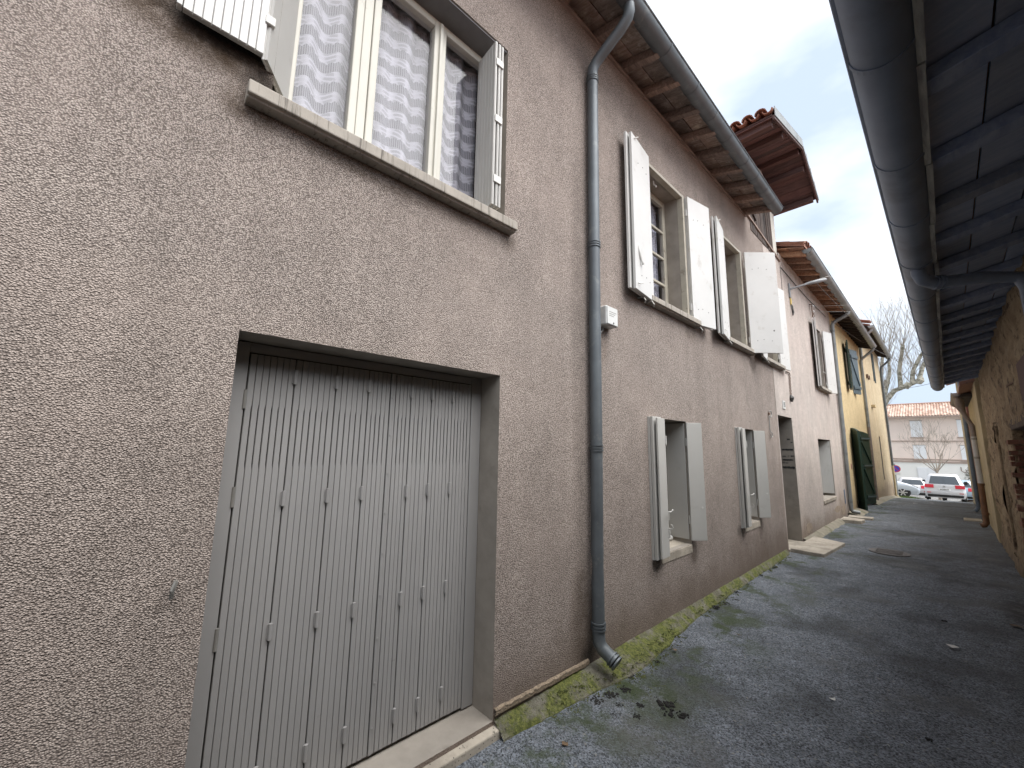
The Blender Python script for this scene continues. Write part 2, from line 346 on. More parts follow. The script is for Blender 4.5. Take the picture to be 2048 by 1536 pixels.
tr = k.new('ShaderNodeBsdfTransparent'); m2 = k.new('ShaderNodeMixShader'); k.link(op, m2.inputs[0]); k.link(tr.outputs[0], m2.inputs[1]); k.link(m1.outputs[0], m2.inputs[2])
k.link(m2.outputs[0], k.out.inputs[0]); M['lace'] = k.m
k = N('floral net curtain'); pv = k.voro(17, 'Distance'); op = k.math('MAXIMUM', .55, k.ramp(k.noise(26, 4, .6, dist=1.5), .5, .56, 0, .95))
df = k.new('ShaderNodeBsdfDiffuse'); df.inputs[0].default_value = (.74, .75, .82, 1); tr = k.new('ShaderNodeBsdfTransparent'); m2 = k.new('ShaderNodeMixShader')
k.link(op, m2.inputs[0]); k.link(tr.outputs[0], m2.inputs[1]); k.link(df.outputs[0], m2.inputs[2]); k.link(m2.outputs[0], k.out.inputs[0]); M['net'] = k.m
M['green'] = plain('dark green shutter paint', (.016, .04, .03), .45, var=.2, vscale=5)
M['bluegreen'] = plain('faded blue green paint', (.10, .135, .155), .5, var=.2, vscale=5)
M['box_white'] = plain('white plastic', (.66, .66, .64), .4, var=.05)
M['cable'] = plain('dark cable', (.06, .058, .055), .6)
M['cable_light'] = plain('grey cable', (.34, .33, .31), .6)
M['brownpipe'] = plain('brown iron pipe', (.17, .085, .045), .55, var=.3, vscale=9, dirt=((.09, .05, .03), 7, .5, .75))
M['whitepipe'] = plain('whitish pipe', (.50, .50, .50), .5, var=.15, vscale=4)
M['cream'] = plain('cream lime render', (.46, .385, .25), .9, var=.2, vscale=3, bscale=40, bstr=.4, bdist=.006, dirt=((.3, .25, .17), 2, .5, .8))
M['redrender'] = plain('reddish render', (.26, .12, .11), .9, var=.2, vscale=4, bscale=40)
k = N('eroded lime plaster over rubble'); n = k.noise(3.4, 7, .7); v = k.voro(4.2, 'Distance', 'SMOOTH_F1', k.mapv(k.pos(), (1, .8, 1.3)))
col = k.mix(k.ramp(n, .35, .65), (.43, .335, .22), (.26, .19, .125)); col = k.mix(k.ramp(k.noise(8, 6, .75), .5, .64), col, (.10, .068, .045))
col = k.mix(k.ramp(k.noise(1.5, 4), .55, .7, 0, .7), col, (.44, .36, .25)); col = k.mix(k.ramp(k.sep()[2], .5, -.1, 0, .55), col, (.16, .13, .10))
M['plaster'] = k.done(col, .95, k.bump(k.math('ADD', k.noise(22, 7, .75), k.math('MULTIPLY', v, .8)), 1., .03))
k = N('old brick'); r = k.rand(); col = k.mix(r, (.17, .07, .048), (.27, .13, .09)); col = k.mix(k.ramp(k.noise(18, 5, .7), .52, .7), col, (.30, .24, .18))
M['brick'] = k.done(col, .92, k.bump(k.noise(50, 5), .6, .006))
M['far_pink'] = plain('salmon render', (.80, .67, .585), .9, var=.06, vscale=.6)
M['far_white'] = plain('off white render', (.82, .80, .75), .9, var=.06, vscale=.6)
M['far_shutter'] = plain('white far shutter', (.78, .78, .78), .5, var=.04)
M['band'] = plain('stone band', (.40, .31, .26), .9)
M['bark'] = plain('pale plane bark', (.44, .41, .34), .9, var=.3, vscale=5, dirt=((.16, .15, .11), 3.5, .45, .6))
M['twig'] = plain('brown twig', (.33, .28, .23), .9, var=.2)
M['leafgreen'] = plain('dark evergreen leaf', (.035, .06, .025), .7, var=.4, vscale=8)
M['grass'] = plain('verge grass', (.09, .15, .03), .9, var=.4, vscale=15)
def paint(name, c):
    k = N(name); k.bsdf.inputs['Coat Weight'].default_value = .6; k.bsdf.inputs['Coat Roughness'].default_value = .06
    return k.done(c, .35, metal=.25)
M['car_white'] = paint('white car paint', (.56, .56, .57)); M['car_silver'] = paint('silver blue car paint', (.46, .51, .56)); M['car_red'] = paint('pale car paint', (.62, .60, .60)); M['car_blue'] = paint('light blue car paint', (.36, .47, .55))
M['car_glass'] = plain('dark car glass', (.05, .06, .07), .06, var=.0, spec=.9)
M['car_black'] = plain('black trim', (.02, .02, .02), .6); M['tyre'] = plain('tyre rubber', (.018, .018, .018), .85)
M['lamp_red'] = plain('red tail lamp', (.52, .025, .04), .2, var=0.); M['lamp_clear'] = plain('clear lamp', (.7, .72, .74), .12, var=0.)
M['alloy'] = plain('alloy rim', (.6, .6, .58), .35, .6, var=.05); M['plate'] = plain('number plate white', (.72, .72, .70), .4, var=0.)
M['sign_blue'] = plain('sign blue', (.06, .08, .5), .4, var=0.); M['sign_red'] = plain('sign red', (.6, .03, .06), .4, var=0.); M['letter'] = plain('black lettering', (.04, .04, .04), .6)
M['graffiti'] = plain('black spray paint', (.03, .03, .03), .7, var=.3, vscale=30)
M['rust'] = plain('rusty iron', (.16, .10, .07), .85, var=.3, vscale=12, bscale=60)
M['lampgrey'] = plain('grey lamp casing', (.30, .31, .32), .5, .2)
M['yellow'] = plain('yellow tag', (.62, .46, .12), .6)
M['paper'] = plain('paper scrap', (.62, .61, .58), .8); M['deadleaf'] = plain('dead leaf', (.13, .085, .05), .8, rnd=.3)
M['lidrim'] = plain('worn iron and tar', (.15, .14, .135), .8, var=.35, vscale=14, bscale=60, bstr=.5, bdist=.006)
M['patch'] = plain('bare undercoat', (.33, .265, .205), .95, var=.3, vscale=18, bscale=70, bstr=.6, bdist=.008)
# ------------------------------------------------------------ ground
GP = [(-30, -.1), (14, -.1), (17, -.12), (20, -.17), (23, -.26), (26, -.42), (28.5, -.58), (31, -.74), (34, -.97), (38, -1.34), (45, -1.8), (60, -2.4), (100, -2.6), (400, -2.8)]
def G(y):
    for (a, za), (b, zb) in zip(GP, GP[1:]):
        if a <= y <= b: return za + (zb - za) * (y - a) / (b - a)
    return GP[-1][1]
def GX(x, y): return G(y) + .05 * min(1, max(0, (x + 2) / 2.5)) * max(0, min(1, (28 - y) / 6))
ys = [-30, -10] + [i * 1. for i in range(-8, 70)] + [80, 100, 150, 250, 400]; xs = [-300, -60, -20, -8, -2.2, 0, 8, 20, 60, 300]
mb = MB(); mb.v = [(x, y, G(y) - .03) for y in ys for x in xs]; nx = len(xs)
mb.f = [(j * nx + i, j * nx + i + 1, (j + 1) * nx + i + 1, (j + 1) * nx + i) for j in range(len(ys) - 1) for i in range(nx - 1)]
struct(mb.build('ground', M['plaza'], smooth=True))
mb = MB(); xs = [-2.3 + .1 * i for i in range(31)]; ys = [-8 + .15 * i for i in range(248)]; nx = len(xs)
for y in ys:
    for x in xs:
        n = noise.noise(Vector((x * .9, y * .6, 3))) * .014 + noise.noise(Vector((x * 3, y * 3, 8))) * .004
        mb.v.append((x, y, GX(x, y) + n))
mb.f = [(j * nx + i, j * nx + i + 1, (j + 1) * nx + i + 1, (j + 1) * nx + i) for j in range(len(ys) - 1) for i in range(nx - 1)]
struct(mb.build('alley_road', M['asphalt'], smooth=True))

def pw(pts, y):
    for (a, za), (b, zb) in zip(pts, pts[1:]):
        if a <= y <= b: return za + (zb - za) * (y - a) / (b - a)
    return pts[0][1] if y < pts[0][0] else pts[-1][1]
# kerb strip: sloping fillet of concrete along the foot of the near house
KO = [(1.80, -1.95), (2.2, -1.92), (2.6, -1.88), (3.1, -1.80), (3.5, -1.84), (4.0, -1.90), (4.6, -1.95), (6, -1.97), (7.4, -1.985), (8.3, -2.0)]
mb = MB(); n = 130
for i in range(n + 1):
    y = 1.80 + 6.55 * i / n; o = pw(KO, y) + .022 * noise.noise(Vector((y * 5, 1, 0))) + .012 * noise.noise(Vector((y * 17, 4, 0)))
    zt = -.012 + .006 * noise.noise(Vector((y * 2.5, 7, 0)))
    for t, z in ((0, zt), (.3, zt - .02), (.65, zt - .05), (.92, zt - .075), (1, zt - .12)):
        mb.v.append((-2.06 + (o + 2.06) * t, y, z + .005 * noise.noise(Vector((t * 6, y * 22, 2)))))
mb.f = [(j * 5 + i, j * 5 + i + 1, j * 5 + i + 6, j * 5 + i + 5) for j in range(n) for i in range(4)]
struct(mb.build('kerb', M['mossy'], smooth=True))
# far kerbs by the next houses
mb = MB()
for (y0, y1, w) in ((9.55, 13.2, .16), (14.6, 16.2, .3), (19.0, 28.3, .28)):
    a = len(mb.v); n = 24
    for i in range(n + 1):
        y = y0 + (y1 - y0) * i / n; o = -2.05 + w + .05 * noise.noise(Vector((y * 3, 5, 1)))
        g = G(y)
        for x, z in ((-2.06, g + .09), (-2.05 + w * .5, g + .06), (o, g - .02)): mb.v.append((x, y, z + .012 * noise.noise(Vector((x * 6, y * 5, 0)))))
    mb.f += [(a + j * 3 + i, a + j * 3 + i + 1, a + j * 3 + i + 4, a + j * 3 + i + 3) for j in range(n) for i in range(2)]
struct(mb.build('pavement_edge', plain('dirty pavement concrete', (.24, .215, .17), .95, var=.25, vscale=6, bscale=60, bstr=.6, bdist=.01, dirt=((.10, .11, .045), 2.5, .5, .7)), smooth=True))

def slab(name, pts, z0, z1, m, label, cat):
    mb = MB(); mb.prism(pts, 2, z0, z1); o = mb.build(name, m, bevel=.012); return tag(o, label, cat)
slab('doorstep_slab', [(-2.04, 8.55), (-1.56, 8.50), (-1.47, 9.85), (-1.99, 10.1)], -.14, -.03, M['concrete'], 'pale concrete doorstep slab in front of the doorway', 'doorstep')
slab('drain_slab', [(-2.02, 13.1), (-1.62, 13.2), (-1.58, 13.55), (-2.02, 13.7)], -.14, -.02, M['concrete'], 'white stone splash slab at the foot of the grey downpipe', 'stone slab')
slab('drain_slab', [(-1.98, 13.95), (-1.5, 14.1), (-1.5, 14.4), (-2.0, 14.4)], -.14, -.04, M['concrete'], 'flat stone slab between the downpipe shoe and the green doors', 'stone slab')
mb = MB(); mb.hexa([(-2.34, .25, -.16), (-2.34, 1.82, -.16), (-2.0, 1.83, -.16), (-2.0, .22, -.16), (-2.34, .25, -.012), (-2.34, 1.82, -.012), (-2.0, 1.83, -.05), (-2.0, .22, -.05)])
struct(mb.build('garage_threshold', M['concrete'], bevel=.008))
# manhole
e = thing('manhole_cover', 'round worn manhole cover set flush in the asphalt', 'manhole', (-.87, 9.8, G(9.8)))
zz = GX(-.87, 9.8)
MB().tube([(-.87, 9.8, zz - .03), (-.87, 9.8, zz + .012)], .27, 28).build('rim', M['lidrim'], e)
mb = MB().tube([(-.87, 9.8, zz - .02), (-.87, 9.8, zz + .016)], .22, 28)
for i in range(-3, 4): mb.box(-.87 - .17, -.87 + .17, 9.8 + i * .055 - .012, 9.8 + i * .055 + .012, zz + .016, zz + .021)
mb.build('lid', M['lidrim'], e)

# ------------------------------------------------------------ building helpers
FX = -2.05
def wallp(name, y0, y1, z0, z1, ops, m, parent, X=FX, depth=.3, rm=None, sgn=-1):
    ysp = sorted({y0, y1, *[v for o in ops for v in o[:2] if y0 < v < y1]}); zsp = sorted({z0, z1, *[v for o in ops for v in o[2:4] if z0 < v < z1]})
    mb = MB()
    for ya, yb in zip(ysp, ysp[1:]):
        for za, zb in zip(zsp, zsp[1:]):
            cy, cz = (ya + yb) / 2, (za + zb) / 2
            if any(o[0] < cy < o[1] and o[2] < cz < o[3] for o in ops): continue
            mb.box(min(X, X + sgn * depth), max(X, X + sgn * depth), ya, yb, za, zb)
    # weld the cells into one shell
    bm = bmesh.new()
    me = bpy.data.meshes.new(name); me.from_pydata(mb.v, [], mb.f); bm.from_mesh(me); bmesh.ops.remove_doubles(bm, verts=bm.verts, dist=1e-4); bm.verts.index_update()
    seen = {}
    for fc in bm.faces: seen.setdefault(tuple(sorted(v.index for v in fc.verts)), []).append(fc)
    bmesh.ops.delete(bm, geom=[x for l in seen.values() if len(l) > 1 for x in l], context='FACES_ONLY')
    bm.to_mesh(me); bm.free(); me.materials.append(m); me.materials.append(rm or M['reveal'])
    for p in me.polygons:
        if abs(p.normal.x) < .5 and any(o[0] - .01 <= p.center.y <= o[1] + .01 and o[2] - .01 <= p.center.z <= o[3] + .01 for o in ops): p.material_index = 1
    ob = bpy.data.objects.new(name, me); C.objects.link(ob); attach(ob, parent); return ob

def frame_ring(mb, x0, x1, y0, y1, z0, z1, w):
    mb.box(x0, x1, y0, y0 + w, z0, z1); mb.box(x0, x1, y1 - w, y1, z0, z1)
    mb.box(x0, x1, y0 + w, y1 - w, z0, z0 + w); mb.box(x0, x1, y0 + w, y1 - w, z1 - w, z1)

def casement(parent, y0, y1, z0, z1, x, cols, rows, m, curtain='net', bar=.03, fw=.05):
    mb = MB(); frame_ring(mb, x - .05, x, y0, y1, z0, z1, fw)
    win = mb.build('window', m, parent, bevel=.004)
    iw = (y1 - y0 - 2 * fw) / cols
    for c in range(cols):
        a = y0 + fw + c * iw; b = a + iw
        mb = MB(); frame_ring(mb, x - .04, x + .008, a + .003, b - .003, z0 + fw, z1 - fw, .042)
        zz0, zz1 = z0 + fw + .042, z1 - fw - .042; h = (zz1 - zz0) / rows
        for r in range(1, rows): mb.box(x - .035, x + .004, a + .04, b - .04, zz0 + r * h - bar / 2, zz0 + r * h + bar / 2)
        mb.build('sash', m, win, bevel=.003)
        for r in range(rows): box('pane', x - .018, x - .014, a + .04, b - .04, zz0 + r * h + .01, zz0 + (r + 1) * h - .01, M['glass'], win)
        if curtain:
            mb = MB(); n = 40
            for i in range(n + 1):
                y = a + .03 + (b - a - .06) * i / n; xo = x - .09 + .014 * math.sin(y * 46) + .008 * math.sin(y * 19 + 1)
                mb.v += [(xo, y, z0 + .05), (xo, y, z1 - .04)]
            mb.f = [(2 * i, 2 * i + 2, 2 * i + 3, 2 * i + 1) for i in range(n)]
            mb.build('curtain', M[curtain], win, smooth=True)
    return win

def sill(parent, y0, y1, z0, z1, x0, x1, m=None):
    mb = MB().prism([(x0, z0), (x1 - .02, z0), (x1 - .02, z0 + .012), (x1, z0 + .012), (x1, z1 - .012), (x0, z1)], 1, y0, y1)
    return mb.build('sill', m or M['sill'], parent, bevel=.006)

def shutter(parent, a, b, z0, z1, m, t=.03, screws=None, extra=None, name='shutter', ledges=False):
    """flat leaf from plan point a (hinge) to b; fittings are children"""
    mb = MB().leaf(a, b, z0, z1, t); o = mb.build(name, m, parent, bevel=.003)
    A, B = Vector((a[0], a[1], 0)), Vector((b[0], b[1], 0)); d = (B - A).normalized(); w = (B - A).length; nrm = Vector((d.y, -d.x, 0))   # face away from thickness
    if screws:
        for zs in screws:
            for u in (.22, .42, .68):
                p = A + d * w * u + Vector((0, 0, zs + (.02 if u == .42 else 0)))
                MB().disc(p - nrm * .002, nrm, .006, .004, 8).build('screw', M['dot'], o)
                MB().disc(p + Vector((-d.y, d.x, 0)) * (t - .002), Vector((-d.y, d.x, 0)), .006, .004, 8).build('screw', M['dot'], o)
    for zs in (z0 + .22, z1 - .22):
        MB().tube([A + Vector((0, 0, zs - .045)), A + Vector((0, 0, zs + .045))], .012, 8).build('hinge', m, o, smooth=True)
    return o

def halfpipe(parent, path0, path1, r, m, name='gutter', joints=(), side=1, axis_n=14):
    (x, y0, z), (x1_, y1, z1) = path0, path1
    mb = MB(); t = .006; n = axis_n
    for yy, xx, zz in ((y0, x, z), (y1, x1_, z1)):
        row = []
        for rr in (r, r - t):
            for i in range(n + 1):
                a = math.pi * i / n
                row.append((xx + rr * math.cos(a), yy, zz - rr * math.sin(a)))
        mb.v += row
    k_ = 2 * (n + 1)
    for i in range(n):
        mb.f.append((i, i + 1, k_ + i + 1, k_ + i)); j = n + 1 + i
        mb.f.append((j + 1, j, k_ + j, k_ + j + 1)); mb.f.append((i + 1, i, j, j + 1)); mb.f.append((k_ + i, k_ + i + 1, k_ + j + 1, k_ + j))
    for q in (0, n): mb.f.append((q, n + 1 + q, k_ + n + 1 + q, k_ + q))
    g = mb.build(name, m, parent, smooth=True)
    bead = MB().tube([(x + side * r, y0, z), (x1_ + side * r, y1, z1)], .011, 8).build('rolled_edge', m, g, smooth=True)
    def at(yj): f_ = (yj - y0) / (y1 - y0); return x + (x1_ - x) * f_, z + (z1 - z) * f_
    mbj = None
    for yj in joints:
        xx, zz = at(yj); mbj = MB()
        pts = [(xx + (r + .004) * math.cos(math.pi * i / n), zz - (r + .004) * math.sin(math.pi * i / n)) for i in range(n + 1)] + [(xx + (r - .001) * math.cos(math.pi * i / n), zz - (r - .001) * math.sin(math.pi * i / n)) for i in range(n, -1, -1)]
        for i in range(n):
            q = [pts[i], pts[i + 1], pts[2 * n - i], pts[2 * n + 1 - i]]
            mbj.prism(q, 1, yj - .012, yj + .012)
        mbj.build('joint_band', m, g)
    for ye, zz, xx in ((y0, z, x), (y1, z1, x1_)):
        pts = [(xx + r * math.cos(math.pi * i / n), zz - r * math.sin(math.pi * i / n)) for i in range(n + 1)]
        MB().prism(pts, 1, ye - .002, ye + .002).build('end_cap', m, g)
    return g

def downpipe(parent, path, r, m, collars=(), name='downpipe', n=14):
    p = MB().tube(path, r, n).build(name, m, parent, smooth=True); r = r[0] if isinstance(r, list) else r
    for c, dirv in collars:
        c = Vector(c); d = Vector(dirv).normalized(); mb = MB()
        for o in (-.022, 0, .022): mb.tube([c + d * (o - .006), c + d * (o + .006)], r + .008, n)
        mb.build('collar', m, p, smooth=True)
    return p

def eave(parent, ys_, wall_x, tip_x, zw, zt, rm, bm_, rw=.07, rh=.10, y_end=None, boards=2, name='roof', tile=None, ridge=None):
    """rafters + soffit boards of an eave; returns the roof slab part"""
    sg = 1 if tip_x > wall_x else -1
    slope = (zt - zw) / (tip_x - wall_x)
    y0, y1 = ys_[0] - .2, (y_end or ys_[-1] + rw / 2)
    rx, rz = ridge
    # roof deck slab (front slope + back slope)
    mb = MB(); z_t = zt + .03 + rh
    e0 = (tip_x + sg * .02, zt + rh + .028); i0 = (rx, rz)
    th = .06
    mb.prism([e0, (e0[0], e0[1] + th), (i0[0], i0[1] + th), (2 * rx - e0[0], e0[1] + th), (2 * rx - e0[0], e0[1]), i0], 1, y0, y1)
    roof = mb.build(name, M['tile'], parent)
    for y in ys_:
        ex = wall_x - sg * .12
        mb = MB().hexa([(ex, y - rw / 2, zw + slope * (ex - wall_x)), (ex, y + rw / 2, zw + slope * (ex - wall_x)), (tip_x, y + rw / 2, zt), (tip_x, y - rw / 2, zt),
                        (ex, y - rw / 2, zw + slope * (ex - wall_x) + rh), (ex, y + rw / 2, zw + slope * (ex - wall_x) + rh), (tip_x, y + rw / 2, zt + rh), (tip_x, y - rw / 2, zt + rh)])
        mb.build('rafter', rm, roof, bevel=.004)
    for a, b in zip([y0] + list(ys_), list(ys_) + [y1]):
        if b - a < .05: continue
        xs_ = [wall_x + (tip_x - wall_x) * t for t in ([-.15, .36, 1.] if boards == 2 else [-.15, .2, .6, 1.])]
        for p, q in zip(xs_, xs_[1:]):
            jz = random.uniform(0, .008); gp = .004 * sg
            zz = lambda x: zw + slope * (x - wall_x) + rh + .002 + jz
            MB().hexa([(p + gp, a, zz(p)), (p + gp, b, zz(p)), (q - gp, b, zz(q)), (q - gp, a, zz(q)),
                       (p + gp, a, zz(p) + .018), (p + gp, b, zz(p) + .018), (q - gp, b, zz(q) + .018), (q - gp, a, zz(q) + .018)]).build('soffit_board', bm_, roof)
    return roof

# barrel tile meshes: axis along +x (downhill end at x=0), crown up
def tile_mesh(L=.42, r0=.088, r1=.07, t=.014, up=True):
    mb = MB(); n = 6
    for x, r in ((0, r0), (L, r1)):
        for rr in (r, r - t):
            for i in range(n + 1):
                a = math.pi * i / n; z = rr * math.sin(a) * .8
                mb.v.append((x, rr * math.cos(a), z if up else -z))
    k_ = 2 * (n + 1)
    for i in range(n):
        j = n + 1 + i
        mb.f += [(i + 1, i, k_ + i, k_ + i + 1), (j, j + 1, k_ + j + 1, k_ + j), (i, i + 1, j + 1, j), (k_ + i + 1, k_ + i, k_ + j, k_ + j + 1)]
    for q in (0, n): mb.f.append((q, n + 1 + q, k_ + n + 1 + q, k_ + q))
    return mesh(mb, 'barrel_tile', M['tile'], True)
T_UP, T_DN = tile_mesh(), tile_mesh(r0=.075, r1=.088, up=False)
def tile_rows(parent, origin, downhill, across, ncol, nrow, pitch=.19, step=.34):
    """tiles laid in columns; origin = eave corner, downhill = unit vector down the slope"""
    dh, ac = Vector(downhill).normalized(), Vector(across).normalized(); up_ = dh.cross(ac)
    if up_.z < 0: up_ = -up_
    o = Vector(origin)
    for c in range(ncol):
        for r in range(nrow):
            for me, off, lift in ((T_UP, .5, .055), (T_DN, 0., .062)):
                lift += r * .004 + random.uniform(-.004, .004)
                p = o + ac * (c + off) * pitch - dh * (r * step - random.uniform(-.015, .015)) + up_ * lift
                X = -dh; Z = up_ + dh * .035; Y = Z.cross(X).normalized(); Z = X.cross(Y).normalized()
                m4 = Matrix((X, Y, Z)).transposed().to_4x4(); m4.translation = p
                inst(me, 'roof_tile', m4, parent)
# ------------------------------------------------------------ near house
H1 = thing('village_house', 'long beige roughcast house with grey folding garage door and white shutters', 'house', (-2.05, 2.5, 0))
OPS = [(.28, 1.79, -.02, 2.11), (.29, 1.80, 3.26, 4.715), (3.90, 4.87, 3.25, 4.90), (6.13, 7.03, 3.25, 4.90), (7.92, 8.78, 3.25, 4.90),
       (3.98, 4.68, .59, 1.95), (6.42, 7.07, .59, 1.95), (8.51, 9.48, -.06, 2.28)]
TOPZ = 5.80
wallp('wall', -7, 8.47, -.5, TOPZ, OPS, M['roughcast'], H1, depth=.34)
wallp('wall', 8.47, 9.60, -.5, 5.62, OPS, M['pinkrender'], H1, depth=.34)
box('back_wall', -7.4, -7.0, -7, 9.6, -.5, 5.8, M['roughcast'], H1); box('end_wall', -7.0, -2.39, -7, -6.7, -.5, 5.79, M['roughcast'], H1)
box('party_wall', -7.0, -2.39, 9.3, 9.6, -.5, 5.6, M['room'], H1)
box('upper_floor', -6.99, -2.40, -6.69, 9.29, 2.62, 2.9, M['room'], H1)
box('partition', -3.3, -3.2, -6.69, 9.29, -.4, 2.6, M['room'], H1); box('partition', -3.3, -3.2, -6.69, 9.29, 2.91, 5.7, M['room'], H1)
# ragged render lip at the foot of the wall beside the garage
mb = MB(); n = 30
for i in range(n + 1):
    y = 1.8 + .95 * i / n; w = .016 + .014 * noise.noise(Vector((y * 24, 0, 0)))
    for x, z in ((-2.06, .055), (-2.05 + w, .04 + .012 * noise.noise(Vector((y * 20, 3, 0)))), (-2.05 + w * .9, .012), (-2.06, .0)): mb.v.append((x, y, z - .02 * (i / n)))
mb.f = [(j * 4 + i, j * 4 + i + 1, j * 4 + i + 5, j * 4 + i + 4) for j in range(n) for i in range(3)]
mb.build('render_lip', plain('sandy mortar', (.30, .235, .17), .95, var=.5, vscale=60, bscale=90, bstr=1., bdist=.02), H1, smooth=True)

# ---- garage door
DX = -2.25
gd = MB().box(DX - .03, DX - .012, .30, 1.77, -.01, 2.10).build('garage_door', M['door_gap_shade'], H1)
mb = MB(); mb.box(DX - .05, DX + .004, .245, .36, -.01, 2.105); mb.build('door_post', M['door_grey'], gd, bevel=.003)
MB().box(DX - .05, DX + .002, 1.702, 1.788, -.01, 2.105).build('door_post', M['door_grey'], gd, bevel=.003)
MB().box(DX - .05, DX - .004, .36, 1.702, 2.06, 2.105).build('door_head', M['door_grey'], gd, bevel=.003)
panels = [(.364, .568, 7), (.568, .775, 7), (.775, .958, 6), (.958, 1.094, 5), (1.128, 1.233, 4), (1.233, 1.381, 5), (1.381, 1.541, 6), (1.541, 1.699, 6)]
for (a, b, n) in panels:
    w = (b - a - .004) / n
    for i in range(n):
        y0 = a + .002 + i * w + .0009; y1 = a + .002 + (i + 1) * w - .0009
        nt = .0 if i == n - 1 else .003
        outl = [(y0, .004), (y1, .004), (y1, 1.50), (y1 - nt, 1.525), (y1 - nt, 1.785), (y1, 1.81), (y1, 2.052), (y0, 2.052)]
        MB().prism(outl, 0, DX - .012, DX + (.001 * ((i * 7 + n) % 3))).build('slat', M['door_grey'], gd, bevel=.0022, seg=1)
MB().box(DX - .012, DX + .001, 1.113, 1.127, .004, 2.052).build('edge_strip', M['door_grey'], gd, bevel=.002)
MB().box(DX - .012, DX + .006, 1.0955, 1.1115, .004, 2.052).build('cover_strip', M['door_grey'], gd, bevel=.002)
for z in [.13 + .222 * i for i in range(9)]: MB().disc((DX + .005, 1.107, z), (1, 0, 0), .0055, .005, 10).build('rivet', M['door_grey'], gd, smooth=True)
for yh in (.568, .775, .958, 1.233, 1.381, 1.541):
    for zh in (1.96, 1.36, .757, .165):
        zh2 = zh - (.02 if yh > 1.1 else 0) * (1 if zh < .5 else .3)
        mb = MB().tube([(DX + .009, yh, zh2 - .036), (DX + .009, yh, zh2 + .036)], .0085, 10)
        mb.box(DX, DX + .006, yh - .012, yh + .012, zh2 - .032, zh2 + .032); mb.build('hinge', M['door_grey'], gd, smooth=True)
for zh in (1.83, 1.38, .78, .2):
    MB().tube([(DX + .004, .362, zh - .045), (DX + .004, .362, zh + .045)], .008, 8).build('hinge', M['steel'], gd, smooth=True)

# ---- big upper window
wx = -2.22; y0, y1, z0, z1 = .29, 1.80, 3.255, 4.715
mb = MB(); frame_ring(mb, wx - .07, wx - .01, y0 + .02, y1 - .02, z0, z1, .06); mb.box(wx - .07, wx + .005, .745, .80, z0 + .06, z1 - .06)
win = mb.build('window', M['frame'], H1, bevel=.005)
for (a, b) in ((.36, .745), (.80, 1.288), (1.288, 1.73)):
    mb = MB(); frame_ring(mb, wx - .06, wx + .012, a + .003, b - .003, z0 + .055, z1 - .055, .046); mb.build('sash', M['frame'], win, bevel=.006)
    box('pane', wx - .03, wx - .025, a + .045, b - .045, z0 + .1, z1 - .1, M['glass'], win)
    mb = MB(); n = 90
    for i in range(n + 1):
        y = a + .02 + (b - a - .04) * i / n; xo = wx - .115 + .02 * math.sin(y * 41 + a) + .012 * math.sin(y * 17 + 2)
        mb.v += [(xo, y, z0 + .05), (xo, y, z1 - .03)]
    mb.f = [(2 * i, 2 * i + 2, 2 * i + 3, 2 * i + 1) for i in range(n)]; mb.build('curtain', M['lace'], win, smooth=True)
MB().box(wx - .068, wx + .03, 1.275, 1.30, z0 + .06, z1 - .06).build('meeting_rail', M['frame'], win, bevel=.005)
MB().box(-2.30, -2.06, .295, 1.795, 4.70, 4.714).build('lintel', M['lintel'], H1)
sill(win, .19, 1.86, 3.168, 3.258, -2.30, -1.97)
MB().box(wx - .01, wx + .02, .32, .35, z0 + .02, z1 - .03).build('side_channel', M['frame'], win)
# ---- folding slatted shutters of the big window
SZ0, SZ1 = 3.415, 4.70
def slatted(parent, a, b, z0_, z1_, n, t, m, name='shutter', core=True):
    A, B = Vector(a), Vector(b); d = (B - A); 
    o = MB().leaf(tuple(A + d * .004), tuple(B - d * .004), z0_, z1_, t * .55).build(name, M['shutter_grey'], parent)
    nn = Vector((-d.y, d.x)).normalized() * t * .56
    for i in range(n):
        p = A + d * (i / n) + d.normalized() * .0012 + nn; q = A + d * ((i + 1) / n) - d.normalized() * .0012 + nn
        MB().leaf(tuple(p), tuple(q), z0_ - .002, z1_ + .002, t * .45).build('slat', m, o, bevel=.0025, seg=1)
    return o
s = slatted(H1, (-2.015, .232), (-2.015, -.062), SZ0, SZ1, 9, .03, M['shutter_white'])
s.name = 'shutter'
MB().box(-2.018, -1.98, -.082, -.064, SZ0, SZ1).build('edge_profile', M['shutter_white'], s, bevel=.003)
s2 = slatted(H1, (-1.985, .248), (-2.205, .388), SZ0 - .02, SZ1, 7, .026, M['shutter_white'])
for z in (3.60, 4.05, 4.5): MB().box(-2.0, -1.976, .222, .262, z - .022, z + .022).build('hinge_strap', M['white_metal'], s2, bevel=.003)
for yy in (1.648, 1.672, 1.700):
    s3 = slatted(H1, (-2.222, yy + .012), (-1.992, yy - .004 + (.01 if yy > 1.66 else 0)), 3.30, 4.62, 6, -.017, M['shutter_grey'])
    if yy == 1.648:
        for z in (3.50, 3.98, 4.45): MB().box(-2.0, -1.984, yy - .012, yy + .055, z - .028, z + .028).build('hinge_strap', M['white_metal'], s3, bevel=.004)
MB().box(-2.24, -2.2, 1.715, 1.785, 3.262, 4.70).build('jamb_strip', M['frame'], win)

